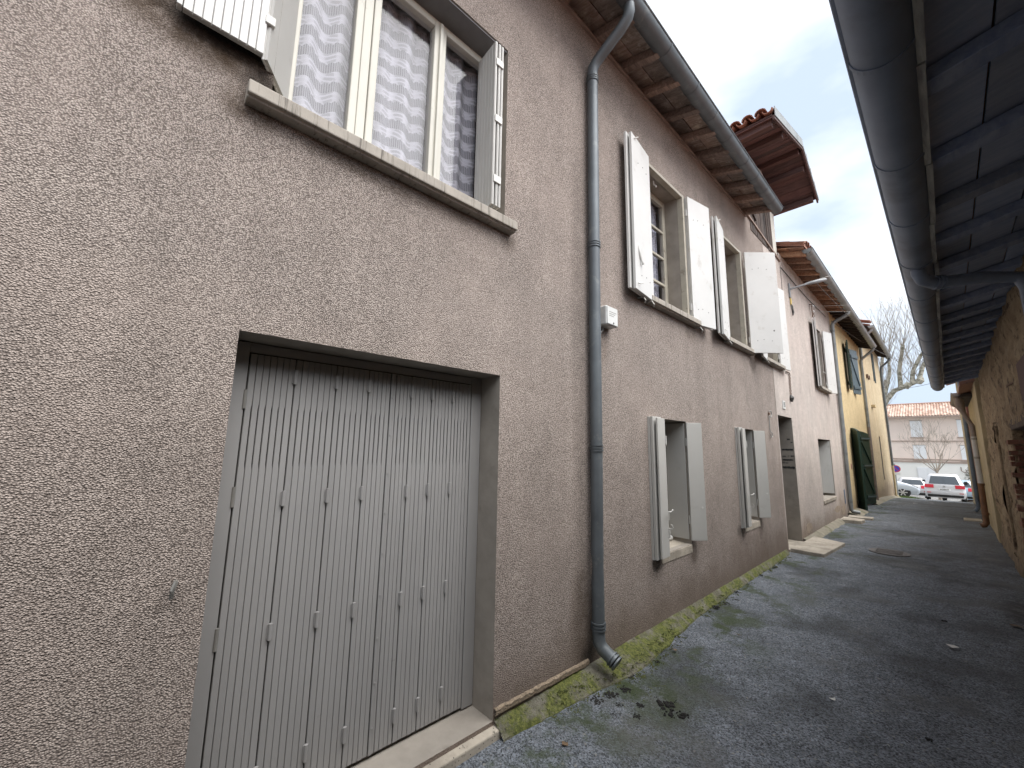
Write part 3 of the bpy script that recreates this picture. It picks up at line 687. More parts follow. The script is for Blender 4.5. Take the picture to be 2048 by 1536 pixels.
# ---- three upper windows with solid shutters
def upper_window(y0, y1, parent):
    w = casement(parent, y0, y1, 3.25, 4.90, -2.28, 2, 4, M['frame_old'])
    sill(w, y0 - .07, y1 + .2, 3.165, 3.25, -2.28, -1.96)
    MB().box(FX - .06, FX + .012, y1 - .002, y1 + .05, 3.25, 4.93).build('jamb_board', M['frame_old'], w, bevel=.004)
    MB().box(FX - .06, FX + .010, y0 - .03, y1 + .0, 4.885, 4.925).build('head_board', M['frame_old'], w, bevel=.004)
    MB().tube([(-2.14, (y0 + y1) / 2 - .08, 4.885), (-2.14, (y0 + y1) / 2 - .08, 4.84), (-2.12, (y0 + y1) / 2 - .06, 4.82), (-2.11, (y0 + y1) / 2 - .08, 4.79)], .008, 6).build('hook', M['white_metal'], w, smooth=True)
    return w
def rod(parent, x, y, z0_, z1_):
    mb = MB().tube([(x, y, z0_), (x, y, z1_)], .008, 8)
    mb.tube([(x, y, z1_), (x + .02, y + .03, z1_ + .0), (x + .03, y + .07, z1_ + .03)], .006, 6); mb.tube([(x, y, z0_ + .05), (x + .03, y + .02, z0_ + .03), (x + .03, y + .07, z0_ + .05)], .006, 6)
    for t in (.1, .5, .9): z = z0_ + (z1_ - z0_) * t; mb.tube([(x, y, z - .015), (x, y, z + .015)], .013, 8)
    return mb.build('bolt_rod', M['white_metal'], parent, smooth=True)
def stay(parent, x, y, z):     # wall hook below a leaf
    mb = MB().tube([(-2.06, y, z), (x, y, z), (x + .02, y + .01, z - .04), (x + .005, y + .02, z - .065)], .007, 6); return mb.build('shutter_stay', M['steel'], parent, smooth=True)
W = M['shutter_white']
for (y0, y1) in ((3.90, 4.87), (6.13, 7.03), (7.92, 8.78)): upper_window(y0, y1, H1)
SC = (3.38, 4.6)
# first window, left pair folded back against the wall
s = shutter(H1, (-2.005, 3.885), (-1.945, 3.41), 3.18, 4.90, W, .028, [z for z in (3.36, 4.62)])
rod(s, -1.936, 3.46, 3.21, 4.86)
mb = MB().box(-1.944, -1.935, 3.475, 3.53, 3.68, 3.72); mb.tube([(-1.935, 3.50, 3.69), (-1.93, 3.51, 3.62), (-1.925, 3.52, 3.58), (-1.92, 3.55, 3.50), (-1.915, 3.57, 3.475)], [.008, .016, .014, .009, .016], 8)
mb.build('latch_handle', M['white_metal'], s, smooth=True)
s = shutter(H1, (-2.038, 3.87), (-1.985, 3.375), 3.19, 4.91, W, .026); stay(s, -1.96, 3.80, 3.16); stay(s, -1.98, 3.66, 3.175)
s = shutter(H1, (-2.02, 4.925), (-1.93, 5.39), 3.18, 4.90, W, -.028, SC); stay(s, -1.97, 5.05, 3.15)
s = shutter(H1, (-2.045, 4.93), (-1.98, 5.42), 3.19, 4.90, W, -.022)
# second window
s = shutter(H1, (-2.005, 6.12), (-1.925, 5.64), 3.18, 4.90, W, .028, SC); rod(s, -1.918, 5.69, 3.21, 4.86); stay(s, -1.96, 6.03, 3.16)
s = shutter(H1, (-2.038, 6.10), (-1.962, 5.60), 3.19, 4.90, W, .024)
s = shutter(H1, (-2.01, 7.10), (-1.66, 7.47), 3.18, 4.90, M['shutter_white'], -.028, SC)
mb = MB().disc((-1.73, 7.37, 3.55), (.7, -.7, 0), .012, .012, 8); mb.build('latch_stud', M['dot'], s)
# third window
s = shutter(H1, (-2.005, 7.91), (-1.95, 7.45), 3.18, 4.90, W, .028); stay(s, -1.96, 7.8, 3.16)
s = shutter(H1, (-2.02, 8.80), (-1.96, 9.22), 3.18, 4.82, W, -.028, SC); stay(s, -1.97, 8.9, 3.15); s['label'] = 'right leaf of the third window, bright white'
# ---- two ground floor windows
G_ = M['shutter_grey']
for (y0, y1) in ((3.98, 4.68), (6.42, 7.07)):
    w = casement(H1, y0, y1, .60, 1.95, -2.34, 2, 2, M['frame_old'], curtain='net')
    MB().prism([(-2.36, .50), (-2.045, .50), (-2.045, .585), (-2.36, .605)], 1, y0 - .002, y1 + .002).build('sill', M['concrete'], w, bevel=.004)
    MB().tube([(-2.27, y0 + .12, .625), (-2.27, y1 - .05, .628)], .03, 10).build('draught_roll', M['box_white'], w, smooth=True)
    wd = .19 if y0 < 5 else .16
    a = shutter(H1, (-2.035, y0 - .005), (-2.03, y0 - .005 - wd), .57, 1.955, G_, -.028)
    b = shutter(H1, (-2.0, y0 - .0), (-1.995, y0 - wd), .575, 1.955, G_, -.03)
    c = shutter(H1, (-1.965, y0 + .005), (-1.955, y0 - wd + .02), .59, 1.94, G_, -.02)
    xx = -1.93; yk = y0 - .03
    mb = MB().tube([(xx - .005, yk - .03, 1.02), (xx + .012, yk - .02, 1.02), (xx + .022, yk + .0, 1.03)], .006, 8); mb.disc((xx + .022, yk + .0, 1.03), (1, .6, 0), .017, .008, 10)
    mb.tube([(xx, yk, .90), (xx + .012, yk + .01, .89), (xx + .018, yk + .01, .87), (xx + .008, yk + .01, .85), (xx, yk + .0, .86)], .004, 6); mb.build('latch', M['white_metal'], c, smooth=True)
    d = shutter(H1, (-2.30, y1 - .012), (-2.075, y1 - .012), .635, 1.93, G_, .022)
    e = shutter(H1, (-2.058, y1 - .004), (-1.945, y1 + .135), .63, 1.935, G_, -.026)
    MB().disc((-1.962, y1 + .10, .985), (.78, -.62, 0), .012, .02, 8).build('latch_stud', M['white_metal'], e)
# ---- doorway
dr = box('front_door', -3.0, -2.95, 8.45, 9.55, -.06, 2.3, plain('dark door', (.05, .04, .035), .6), H1)
MB().tube([(-2.95, 8.62, 1.0), (-2.89, 8.62, 1.0), (-2.89, 8.72, 1.0)], .012, 8).build('handle', M['steel'], dr)
box('porch_wall', -2.95, -2.39, 9.48, 9.53, -.06, 2.3, M['reveal'], H1); box('porch_wall', -2.95, -2.39, 8.44, 8.51, -.06, 2.3, M['reveal'], H1)
box('porch_ceiling', -2.95, -2.39, 8.51, 9.48, 2.28, 2.36, M['reveal'], H1); box('porch_floor', -2.95, -2.03, 8.52, 9.47, -.12, -.052, M['concrete'], H1)
# black spray marks on the doorway side
for (z, x0, x1, h) in ((1.86, -2.16, -2.11, .035), (1.80, -2.1, -2.07, .02), (1.66, -2.26, -2.07, .04), (1.53, -2.26, -2.2, .02), (1.535, -2.17, -2.15, .015), (1.535, -2.12, -2.07, .025), (1.46, -2.26, -2.09, .035), (1.40, -2.27, -2.17, .015), (1.315, -2.27, -2.065, .05)):
    mb = MB(); n = 14; pts = []
    for i in range(n + 1): x = x0 + (x1 - x0) * i / n; pts.append((x, z + h / 2 * (.75 + .6 * noise.noise(Vector((x * 60, z * 9, 1))))))
    for i in range(n, -1, -1): x = x0 + (x1 - x0) * i / n; pts.append((x, z - h / 2 * (.75 + .6 * noise.noise(Vector((x * 60, z * 9, 5))))))
    mb.v = [(x, 9.4765, zz_) for x, zz_ in pts]; mb.f = [(i, i + 1, 2 * n - i, 2 * n + 1 - i) for i in range(n)]
    mb.build('graffiti_mark', M['graffiti'], H1)
# crack between the two renders
mb = MB(); n = 40
for i in range(n + 1):
    z = 2.3 + .82 * i / n; y = 8.47 - .02 + .012 * noise.noise(Vector((z * 3, 0, 0))); mb.v += [(FX + .004, y - .004, z), (FX + .004, y + .004, z)]
mb.f = [(2 * i, 2 * i + 1, 2 * i + 3, 2 * i + 2) for i in range(n)]; mb.build('crack', M['dot'], H1)

# ---- eave, gutter, downpipe
ry = [-6.5 + .5 * i + (0.01 if i % 3 else -.02) for i in range(28)] + [7.47]
rf = eave(H1, ry, FX, -1.63, 5.775, 5.655, M['rafter'], M['soffit'], rw=.075, rh=.10, y_end=7.52, ridge=(-4.6, 6.85))
MB().box(FX - .02, FX + .022, -7, 7.5, 5.735, 5.775).build('cornice_strip', M['rafter'], rf)
gut = halfpipe(H1, (-1.59, -7, 5.735), (-1.59, 7.62, 5.735), .088, M['zinc'], joints=[1.2, 2.2, 3.55, 4.2, 4.75, 5.25, 5.9, 6.35, 6.8, 7.2])
px = -1.985
downpipe(H1, [(-1.59, 2.86, 5.66), (-1.59, 2.865, 5.60), (-1.61, 2.87, 5.55), (-1.68, 2.87, 5.49), (-1.9, 2.855, 5.36), (px + .03, 2.845, 5.31), (px, 2.84, 5.26), (px, 2.835, 5.1), (px, 2.82, 3.4), (px, 2.81, 1.6), (px, 2.80, .80), (px + .004, 2.80, .70), (px, 2.80, .6), (px, 2.80, .22), (px + .005, 2.80, .155), (px + .03, 2.805, .115), (px + .13, 2.82, .055)],
         [.05] * 10 + [.049, .043, .049, .05, .05, .05, .048], M['zinc'], [((px, 2.835, 5.14), (0, 0, 1)), ((px, 2.82, 3.43), (0, 0, 1)), ((px, 2.81, 1.63), (0, 0, 1)), ((px, 2.80, .27), (0, 0, 1)), ((px + .125, 2.819, .058), (.86, .1, -.5))])
MB().disc((px + .1315, 2.8202, .0543), (.86, .1, -.5), .042, .001, 16).build('spout_opening', M['hole_shade'], [o for o in H1.children if o.name.startswith('downpipe')][0])

# ---- raised gable with timbered wall
gw = box('gable_wall', -2.40, -2.07, 7.53, 9.58, 5.62, 7.05, plain('whitewashed infill', (.62, .60, .54), .9, var=.12, bscale=30, dirt=((.3, .22, .17), 3, .55, .8)), H1)
MB().prism([(7.53, 7.05), (9.58, 7.05), (8.9, 7.4)], 0, -2.40, -2.07).build('gable_peak', M['pinkrender'], gw)
MB().prism([(7.55, 5.81), (9.60, 5.60), (9.60, 5.64), (7.55, 5.85)], 0, -2.06, -2.02).build('drip_edge', M['rafter'], gw)
for i in range(11):
    y = 7.76 + i * .135; t = random.uniform(.09, .125)
    mb = MB().hexa([(-2.07, y, 5.60), (-2.07, y + t, 5.60), (-2.075 + random.uniform(.02, .05), y + t, 5.60), (-2.04, y, 5.60),
                    (-2.07, y - .05, 7.04), (-2.07, y + t - .05, 7.04), (-2.075 + random.uniform(.02, .05), y + t - .05, 7.04), (-2.04, y - .05, 7.04)])
    mb.build('timber', M['timber'], gw, bevel=.008)
MB().bar((-2.035, 7.78, 6.05), (-2.035, 8.05, 5.9), .05, .05).build('timber', M['timber'], gw)
# gable roof: ridge across the street direction, overhanging the facade
XE, YN, YF, YR, ZN, ZR = -1.36, 6.92, 10.15, 9.0, 6.98, 7.60
gr = MB(); XB = -5.5
gr.hexa([(XB, YN, ZN), (XE, YN, ZN), (XE, YR, ZR), (XB, YR, ZR), (XB, YN, ZN + .03), (XE, YN, ZN + .03), (XE, YR, ZR + .03), (XB, YR, ZR + .03)])
gr.hexa([(XB, YR, ZR), (XE, YR, ZR), (XE, YF, ZN + .04), (XB, YF, ZN + .04), (XB, YR, ZR + .03), (XE, YR, ZR + .03), (XE, YF, ZN + .07), (XB, YF, ZN + .07)])
gr = gr.build('gable_roof', M['soffit_red'], H1)
sl = (ZR - ZN) / (YR - YN)
for side, yy0, sl, nbd in ((1, YN, (ZR - ZN) / (YR - YN), 12), (-1, YF, (ZR - ZN - .04) / (YF - YR), 6)):
    for i in range(nbd):
        a = yy0 + side * (.01 + i * .181); b = a + side * .172; lo, hi = min(a, b), max(a, b)
        zf = lambda y: ZN + (.04 if side < 0 else 0) + abs(y - yy0) * sl - .003 - random.uniform(0, .006)
        MB().hexa([(-2.9, lo, zf(lo) - .018), (XE + .0, lo, zf(lo) - .018), (XE + .0, hi, zf(hi) - .018), (-2.9, hi, zf(hi) - .018), (-2.9, lo, zf(lo)), (XE + .0, lo, zf(lo)), (XE + .0, hi, zf(hi)), (-2.9, hi, zf(hi))]).build('lining_board', M['soffit_red'], gr)
for y in (YN + .13, YN + .8, YR, YF - .8, YF - .13):
    z = ZN + (ZR - ZN) * (min((y - YN) / (YR - YN), (YF - y) / (YF - YR))) - .03
    MB().box(-3.2, XE - .07, y - .05, y + .05, z - .11, z - .005).build('purlin', M['rafter_red'], gr, bevel=.006)
for (ya, yb) in ((YN, YR), (YF, YR)):      # barge boards with lead flashing on the street verge
    za, zb = ZN, ZR
    MB().hexa([(XE - .03, ya, za - .07), (XE, ya, za - .07), (XE, yb, zb - .07), (XE - .03, yb, zb - .07), (XE - .03, ya, za + .03), (XE, ya, za + .03), (XE, yb, zb + .03), (XE - .03, yb, zb + .03)]).build('barge_board', M['rafter_red'], gr)
    MB().hexa([(XE + .002, ya, za - .02), (XE + .012, ya, za - .02), (XE + .012, yb, zb - .02), (XE + .002, yb, zb - .02), (XE + .002, ya, za + (.15 if ya < 8 else .06)), (XE + .012, ya, za + (.15 if ya < 8 else .06)), (XE + .012, yb, zb + (.15 if ya < 8 else .06)), (XE + .002, yb, zb + (.15 if ya < 8 else .06))]).build('verge_flashing', M['zinc_light'], gr)
sl = (ZR - ZN) / (YR - YN); tile_rows(gr, (XE - .08, YN - .07, ZN + .03), (0, -1, -sl), (-1, 0, 0), 9, 6)
sl = (ZR - ZN - .04) / (YF - YR); tile_rows(gr, (XE - .08, YF + .07, ZN + .05), (0, 1, -sl), (-1, 0, 0), 9, 4)
MB().tube([(-1.62, 8.15, 7.52), (-1.58, 8.12, 7.46), (-1.6, 8.06, 7.42), (-1.63, 8.1, 7.47)], .008, 6).build('iron_hook', M['steel'], gr)
# ------------------------------------------------------------ second house (pinkish)
H2 = thing('village_house', 'pinkish rendered house with warm timber eave next to the ochre house', 'house', (-2.05, 12, 0))
OPS2 = [(12.42, 13.26, 3.25, 4.85), (11.68, 13.12, .54, 1.93)]
wallp('wall', 9.6, 14.92, -.5, 5.82, OPS2, M['pinkrender'], H2, depth=.34)
box('back_wall', -7.4, -7.0, 9.6, 14.9, -.5, 5.8, M['pinkrender'], H2); box('party_wall', -7.0, -2.39, 14.6, 14.9, -.5, 5.7, M['room'], H2); box('partition', -3.3, -3.2, 9.61, 14.6, -.4, 5.7, M['room'], H2)
ry = [9.86 + .44 * i for i in range(12)]
rf = eave(H2, ry, FX, -1.62, 5.80, 5.68, M['rafter2'], M['soffit2'], rw=.08, rh=.11, y_end=14.95, ridge=(-4.6, 7.0))
tile_rows(rf, (-1.60, 9.70, 5.85), (1, 0, -.35), (0, 1, 0), 1, 6)
for i in range(26): 
    y = 9.95 + i * .19
    inst(T_UP, 'roof_tile', Matrix.Translation((-1.58, y, 5.93)) @ Matrix.Rotation(math.pi, 4, 'Z') @ Matrix.Rotation(-.33, 4, 'Y'), rf)
gt = halfpipe(H2, (-1.585, 9.78, 5.80), (-1.585, 14.95, 5.78), .092, M['zinc_light'], joints=[10.6, 11.6, 12.6, 13.6])
downpipe(H2, [(-1.585, 14.86, 5.72), (-1.59, 14.86, 5.65), (-1.64, 14.86, 5.60), (-1.85, 14.86, 5.50), (-1.95, 14.85, 5.44), (-1.985, 14.84, 5.36), (-1.985, 14.8, 3.3), (-1.985, 14.7, .2), (-1.98, 14.7, .06), (-1.95, 14.7, .02), (-1.8, 14.72, -.0)], .05, M['zinc_light'],
         [((-1.985, 14.82, 5.2), (0, 0, 1)), ((-1.985, 14.8, 3.3), (0, 0, 1)), ((-1.985, 14.74, 1.6), (0, 0, 1)), ((-1.985, 14.7, .3), (0, 0, 1))])
w = casement(H2, 12.42, 13.26, 3.25, 4.85, -2.26, 2, 3, M['shutter_white'], curtain='net')
sill(w, 12.25, 13.5, 3.16, 3.25, -2.26, -1.95)
MB().tube([(-2.02, 13.0, 3.7), (-2.02, 13.3, 3.7)], .01, 6).build('guard_bar', M['white_metal'], w)
s = shutter(H2, (-2.01, 12.40), (-1.94, 11.95), 3.2, 4.92, W, .03); shutter(H2, (-2.04, 12.40), (-1.98, 11.93), 3.2, 4.90, W, .025)
s = shutter(H2, (-2.02, 13.30), (-1.90, 13.72), 3.18, 4.86, W, -.03, (3.4, 4.6))
w = box('window', -2.33, -2.30, 11.68, 13.12, .54, 1.93, M['frame_old'], H2); sill(w, 11.66, 13.14, .44, .54, -2.33, -2.03, M['concrete'])
s = slatted(H2, (-2.29, 13.02), (-2.06, 13.08), .60, 1.90, 8, -.025, M['shutter_white']); slatted(H2, (-2.29, 12.3), (-2.29, 13.0), .60, 1.90, 8, .02, M['shutter_white'])
# flaking patches at the foot of the wall
for (y, z, sy, sz) in ((10.1, .12, .35, .14), (13.2, .2, .5, .12), (14.0, .12, .4, .16)):
    mb = MB(); n = 18; c = [(y + sy * math.cos(2 * math.pi * i / n) * (.7 + .5 * noise.noise(Vector((i * .9, y, 0)))), z + sz * math.sin(2 * math.pi * i / n) * (.7 + .5 * noise.noise(Vector((i * .9, y, 4))))) for i in range(n)]
    mb.prism(c, 0, FX - .01, FX + .003); mb.build('bare_patch', M['patch'], H2)
box('vent_grille', FX - .02, FX + .01, 14.3, 14.42, .25, .62, M['zinc_dark'], H2)

# ------------------------------------------------------------ ochre houses
H3 = thing('village_house', 'ochre yellow house with dark green double doors and bluish upper shutter', 'house', (-2.05, 18, 0))
OPS3 = [(17.35, 18.15, 3.75, 5.2), (16.75, 18.35, -.3, 2.3)]
wallp('wall', 14.92, 20.95, -1., 5.85, OPS3, M['ochre'], H3, depth=.34)
box('back_wall', -7.4, -7.0, 14.9, 20.9, -.5, 5.8, M['ochre'], H3); box('partition', -3.3, -3.2, 14.95, 20.9, -.4, 5.7, M['room'], H3)
ry = [15.15 + .44 * i for i in range(14)]
rf = eave(H3, ry, FX, -1.62, 5.80, 5.66, M['darkwood'], M['darkwood'], rw=.08, rh=.11, y_end=20.95, ridge=(-4.6, 7.0))
gt = halfpipe(H3, (-1.585, 14.96, 5.78), (-1.585, 20.75, 5.74), .092, M['zinc_light'], joints=[15.9, 17, 18.2, 19.4, 20.2])
downpipe(H3, [(-1.585, 20.6, 5.66), (-1.6, 20.6, 5.58), (-1.66, 20.6, 5.52), (-1.95, 20.62, 5.28), (-1.99, 20.62, 5.2), (-1.99, 20.6, 2.6)], .05, M['zinc_light'], [((-1.99, 20.62, 5.1), (0, 0, 1)), ((-1.99, 20.6, 3.3), (0, 0, 1))])
MB().tube([(-1.99, 20.6, 2.6), (-1.99, 20.55, -.2)], .05, 12).build('downpipe_foot', M['zinc_brown'], H3, smooth=True)
casement(H3, 17.35, 18.15, 3.75, 5.2, -2.3, 2, 3, M['green'], curtain=None)
def ledged(parent, a, b, z0_, z1_, m, t, arch=0., name='shutter', brace=True, nb=5):
    """boarded leaf with ledges and a diagonal brace; boards are sub-parts"""
    A, B = Vector((a[0], a[1], 0)), Vector((b[0], b[1], 0)); d = B - A; nrm = Vector((-d.y, d.x, 0)).normalized() * (1 if t > 0 else -1)
    o = None
    for i in range(nb):
        p = A + d * (i / nb + .004); q = A + d * ((i + 1) / nb - .004)
        za = z1_ - arch * ((i) / nb) ** 2; zb = z1_ - arch * ((i + 1) / nb) ** 2; n = nrm * abs(t)
        mb = MB().hexa([p + Vector((0, 0, z0_)), q + Vector((0, 0, z0_)), q + n + Vector((0, 0, z0_)), p + n + Vector((0, 0, z0_)), p + Vector((0, 0, za)), q + Vector((0, 0, zb)), q + n + Vector((0, 0, zb)), p + n + Vector((0, 0, za))])
        if o is None: o = mb.build(name, m, parent)
        else: mb.build('board', m, o)
    h = z1_ - z0_
    for f_ in (.1, .52, .9) if h > 1.8 else (.14, .84):
        z = z0_ + h * f_; p = A + d * .03 - nrm * .014; q = A + d * .97 - nrm * .014
        MB().bar(p + Vector((0, 0, z)), q + Vector((0, 0, z)), .03, .11).build('ledge', m, o)
        MB().bar(p - nrm * .017 + Vector((0, 0, z)), q - nrm * .017 + Vector((0, 0, z)), .006, .03).build('strap_hinge', M['bluegreen'], o)
    if brace:
        for z_a, z_b in (((.14, .48), (.56, .86)) if h > 1.8 else ((.2, .78),)):
            MB().bar(A + d * .1 - nrm * .014 + Vector((0, 0, z0_ + h * z_b)), A + d * .92 - nrm * .014 + Vector((0, 0, z0_ + h * z_a)), .03, .09).build('brace', m, o)
    return o
ledged(H3, (-2.03, 16.72), (-1.80, 16.22), G(16.4) + .04, 2.40, M['green'], -.05, arch=.12, name='door_leaf', brace=False)
ledged(H3, (-2.04, 18.40), (-1.86, 18.98), G(18.6) + .05, 2.36, M['green'], .05, arch=.1, name='door_leaf')
box('barn_door_back', -2.45, -2.4, 16.75, 18.35, -.3, 2.3, M['hole_shade'], H3)
ledged(H3, (-2.03, 17.33), (-1.93, 16.75), 3.68, 5.28, M['green'], .04, brace=False); ledged(H3, (-2.03, 18.18), (-1.90, 18.75), 3.66, 5.25, M['bluegreen'], .04)
for y, z in ((15.6, 2.3), (16.05, 1.2)): MB().disc((FX - .005, y, z), (1, 0, 0), .09, .01, 7).build('flaked_spot', M['redrender'], H3)

H4 = thing('village_house', 'dull ochre end house with slit window and taller eave at the alley mouth', 'house', (-2.05, 25, -.4))
OPS4 = [(25.1, 25.45, 5.0, 6.35), (24.35, 24.75, .45, 2.35)]
wallp('wall', 20.97, 28.3, -1.5, 6.75, OPS4, M['ochre2'], H4, depth=.34)
wallp('end_wall', -7, -2.39, -1.5, 6.7, [], M['ochre2'], H4, X=28.3, depth=.0) if False else box('end_wall', -7.0, -2.05 - .34, 28.0, 28.298, -1.5, 6.7, M['ochre2'], H4)
box('back_wall', -7.4, -7.0, 20.97, 28.3, -.5, 6.7, M['ochre2'], H4); box('partition', -3.0, -2.9, 21, 28, -.6, 6.6, M['room'], H4)
ry = [21.15 + .44 * i for i in range(17)]
rf = eave(H4, ry, FX, -1.64, 6.66, 6.50, M['darkwood'], M['darkwood'], rw=.08, rh=.11, y_end=28.5, ridge=(-4.6, 7.8))
tile_rows(rf, (-1.62, 20.8, 6.73), (1, 0, -.35), (0, 1, 0), 2, 5)
gt = halfpipe(H4, (-1.6, 20.85, 6.62), (-1.6, 28.4, 6.58), .092, M['zinc_light'], joints=[22, 23.4, 25, 26.5])
downpipe(H4, [(-1.6, 21.1, 6.55), (-1.62, 21.1, 6.46), (-1.72, 21.1, 6.36), (-1.99, 21.1, 6.1), (-2.0, 21.1, 5.9), (-2.0, 21.0, 5.3)], .05, M['zinc_light'])
downpipe(H4, [(-1.6, 28.2, 6.5), (-1.62, 28.2, 6.4), (-1.7, 28.2, 6.3), (-1.96, 28.18, 6.05), (-1.98, 28.17, 5.9), (-1.98, 28.15, 2.2), (-1.98, 28.1, 1.0)], .05, M['zinc'], [((-1.98, 28.16, 5.0), (0, 0, 1)), ((-1.98, 28.15, 3.0), (0, 0, 1))])
MB().tube([(-1.98, 28.1, 1.0), (-1.98, 28.05, -.45), (-1.9, 28.05, -.52)], .05, 12).build('downpipe_foot', M['cream'], H4, smooth=True)
for a in OPS4: casement(H4, a[0], a[1], a[2], a[3], -2.25, 1, 2, M['frame_old'], curtain=None)
box('ledge_stone', -2.06, -1.93, 22.9, 23.3, 3.55, 3.65, M['ochre'], H4); box('ledge_stone', -2.06, -1.98, 22.3, 22.5, 4.75, 4.9, M['rust'], H4); box('ledge_stone', -2.06, -1.98, 22.8, 23.0, 4.75, 4.9, M['rust'], H4)
MB().box(-2.06, -2.0, 25.08, 25.13, 4.95, 6.3).build('shutter', M['bluegreen'], H4); MB().box(-2.06, -2.0, 25.44, 25.50, 4.9, 6.3).build('shutter', M['bluegreen'], H4)

# ------------------------------------------------------------ right side: stone house
RX = .56
H5 = thing('stone_house', 'low eroded plaster and rubble house under a dark deep eave', 'house', (.56, 6, 0))
OPS5 = [(9.4, 10.2, .18, 2.1), (6.0, 7.9, .35, 1.95)]
mb = MB(); ys_ = [-7 + .07 * i for i in range(278)]; zs_ = [-.4 + .07 * i for i in range(52)]; nz = len(zs_)
ys_ = [y for y in ys_ if y < 12.35]
for y in ys_:
    for z in zs_:
        d = -.01 + .035 * noise.noise(Vector((y * 1.1, z * 1.6, 0))) + .034 * noise.noise(Vector((y * 4.2, z * 4.5, 9))) + .018 * noise.noise(Vector((y * 11, z * 11, 4)))
        d -= .05 * max(0, .4 - z) ; mb.v.append((RX + d, y, z))
for j in range(len(ys_) - 1):
    for i in range(nz - 1):
        cy, cz = (ys_[j] + ys_[j + 1]) / 2, (zs_[i] + zs_[i + 1]) / 2
        if any(o[0] < cy < o[1] and o[2] < cz < o[3] for o in OPS5): continue
        mb.f.append((j * nz + i, j * nz + i + 1, (j + 1) * nz + i + 1, (j + 1) * nz + i))
sw = mb.build('wall', M['plaster'], H5, smooth=True)
box('end_wall', RX + .01, 5, 12.05, 12.34, -.4, 3.16, M['plaster'], H5); box('back_wall', 4.7, 5, -7, 12.0, -.4, 3.16, M['plaster'], H5); box('end_wall', RX, 5, -7.2, -6.9, -.4, 3.16, M['plaster'], H5)
for (a, b, c, d) in OPS5:
    mb = MB(); mb.box(RX - .02, RX + .3, a - .08, a + .01, c - .06, d + .06); mb.box(RX - .01, RX + .3, b - .01, b + .08, c - .06, d + .06); mb.box(RX - .015, RX + .3, a + .01, b - .01, c - .1, c + .01)
    mb.build('jamb', M['plaster'], H5, bevel=.02); MB().box(RX - .005, RX + .3, a - .1, b + .1, d - .02, d + .11).build('lintel', M['timber'] if a < 9 else M['plaster'], H5, bevel=.012)
dd = box('old_door', RX + .17, RX + .2, 9.41, 10.19, .19, 2.09, M['redwood'], H5)
MB().box(RX + .03, RX + .17, 10.08, 10.18, .19, 2.07).build('door_post', M['redwood'], dd, bevel=.01); MB().box(RX + .05, RX + .17, 9.42, 9.52, .19, 2.07).build('door_post', M['redwood'], dd, bevel=.01)
box('window_back', RX + .30, RX + .34, 5.95, 7.95, .3, 1.99, M['hole_shade'], H5)
bk = mesh(MB().box(-.055, .055, -.11, .11, -.026, .026), 'brick', M['brick'])
i = 0
for z in [.40 + .066 * q for q in range(22)]:
    for x in ([.62, .85] if i % 2 else [.68, .91]):
        inst(bk, 'brick', Matrix.Translation((RX - .56 + x + random.uniform(-.012, .01), 7.86 + random.uniform(-.012, .01), z)) @ Matrix.Rotation(math.pi / 2 + random.uniform(-.03, .03), 4, 'Z'), sw)
    if i % 3 == 0: inst(bk, 'brick', Matrix.Translation((RX + .01, 8.03 + random.uniform(-.03, .03), z)) @ Matrix.Rotation(random.uniform(-.03, .03), 4, 'Z'), sw)
    i += 1
MB().tube([(RX - .03, 7.1, 2.40), (RX + .02, 6.5, 2.40)], .012, 6).build('iron_bar', M['rust'], H5)
MB().hexa([(RX - .035, 5.2, 2.12), (RX - .035, 6.1, 2.12), (RX + .1, 6.1, 2.12), (RX + .1, 5.2, 2.12), (RX - .035, 5.2, 2.5), (RX - .035, 6.1, 2.5), (RX + .1, 6.1, 2.5), (RX + .1, 5.2, 2.5)]).build('timber_lintel', M['rafter_red'], H5, bevel=.02)
ry = [-6.6 + .58 * i + random.uniform(-.04, .04) for i in range(34)]; ry = [y for y in ry if y < 12.2]
rf = eave(H5, ry, RX, .06, 3.13, 3.015, M['shadeblue_rafter'], M['shadeblue_wood'], rw=.10, rh=.06, y_end=12.4, boards=3, ridge=(2.9, 4.1))
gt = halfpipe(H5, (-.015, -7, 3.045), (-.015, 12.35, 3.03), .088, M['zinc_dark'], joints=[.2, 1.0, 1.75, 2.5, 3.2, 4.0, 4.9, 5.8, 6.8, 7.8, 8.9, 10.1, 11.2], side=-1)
yq = [-7 + .74 * i for i in range(27)]
for a, b in zip(yq, yq[1:]):
    o = random.uniform(-.006, .006); b = min(b, 12.38)
    if b - a < .1: continue
    MB().hexa([(.062 + o, a + .006, 2.992), (.062 + o, b - .006, 2.992), (.085 + o, b - .006, 2.992), (.085 + o, a + .006, 2.992), (.062, a + .006, 3.10), (.062, b - .006, 3.10), (.085, b - .006, 3.10), (.085, a + .006, 3.10)]).build('fascia_board', M['peeling'], rf)
downpipe(H5, [(-.015, 4.05, 2.98), (-.015, 4.06, 2.93), (.0, 4.10, 2.89), (.05, 4.16, 2.87), (.3, 4.3, 2.88), (.46, 4.36, 2.85), (.49, 4.37, 2.78), (.49, 4.37, .05)], .043, M['zinc_dark'], [((.08, 4.18, 2.872), (1, .55, 0))])

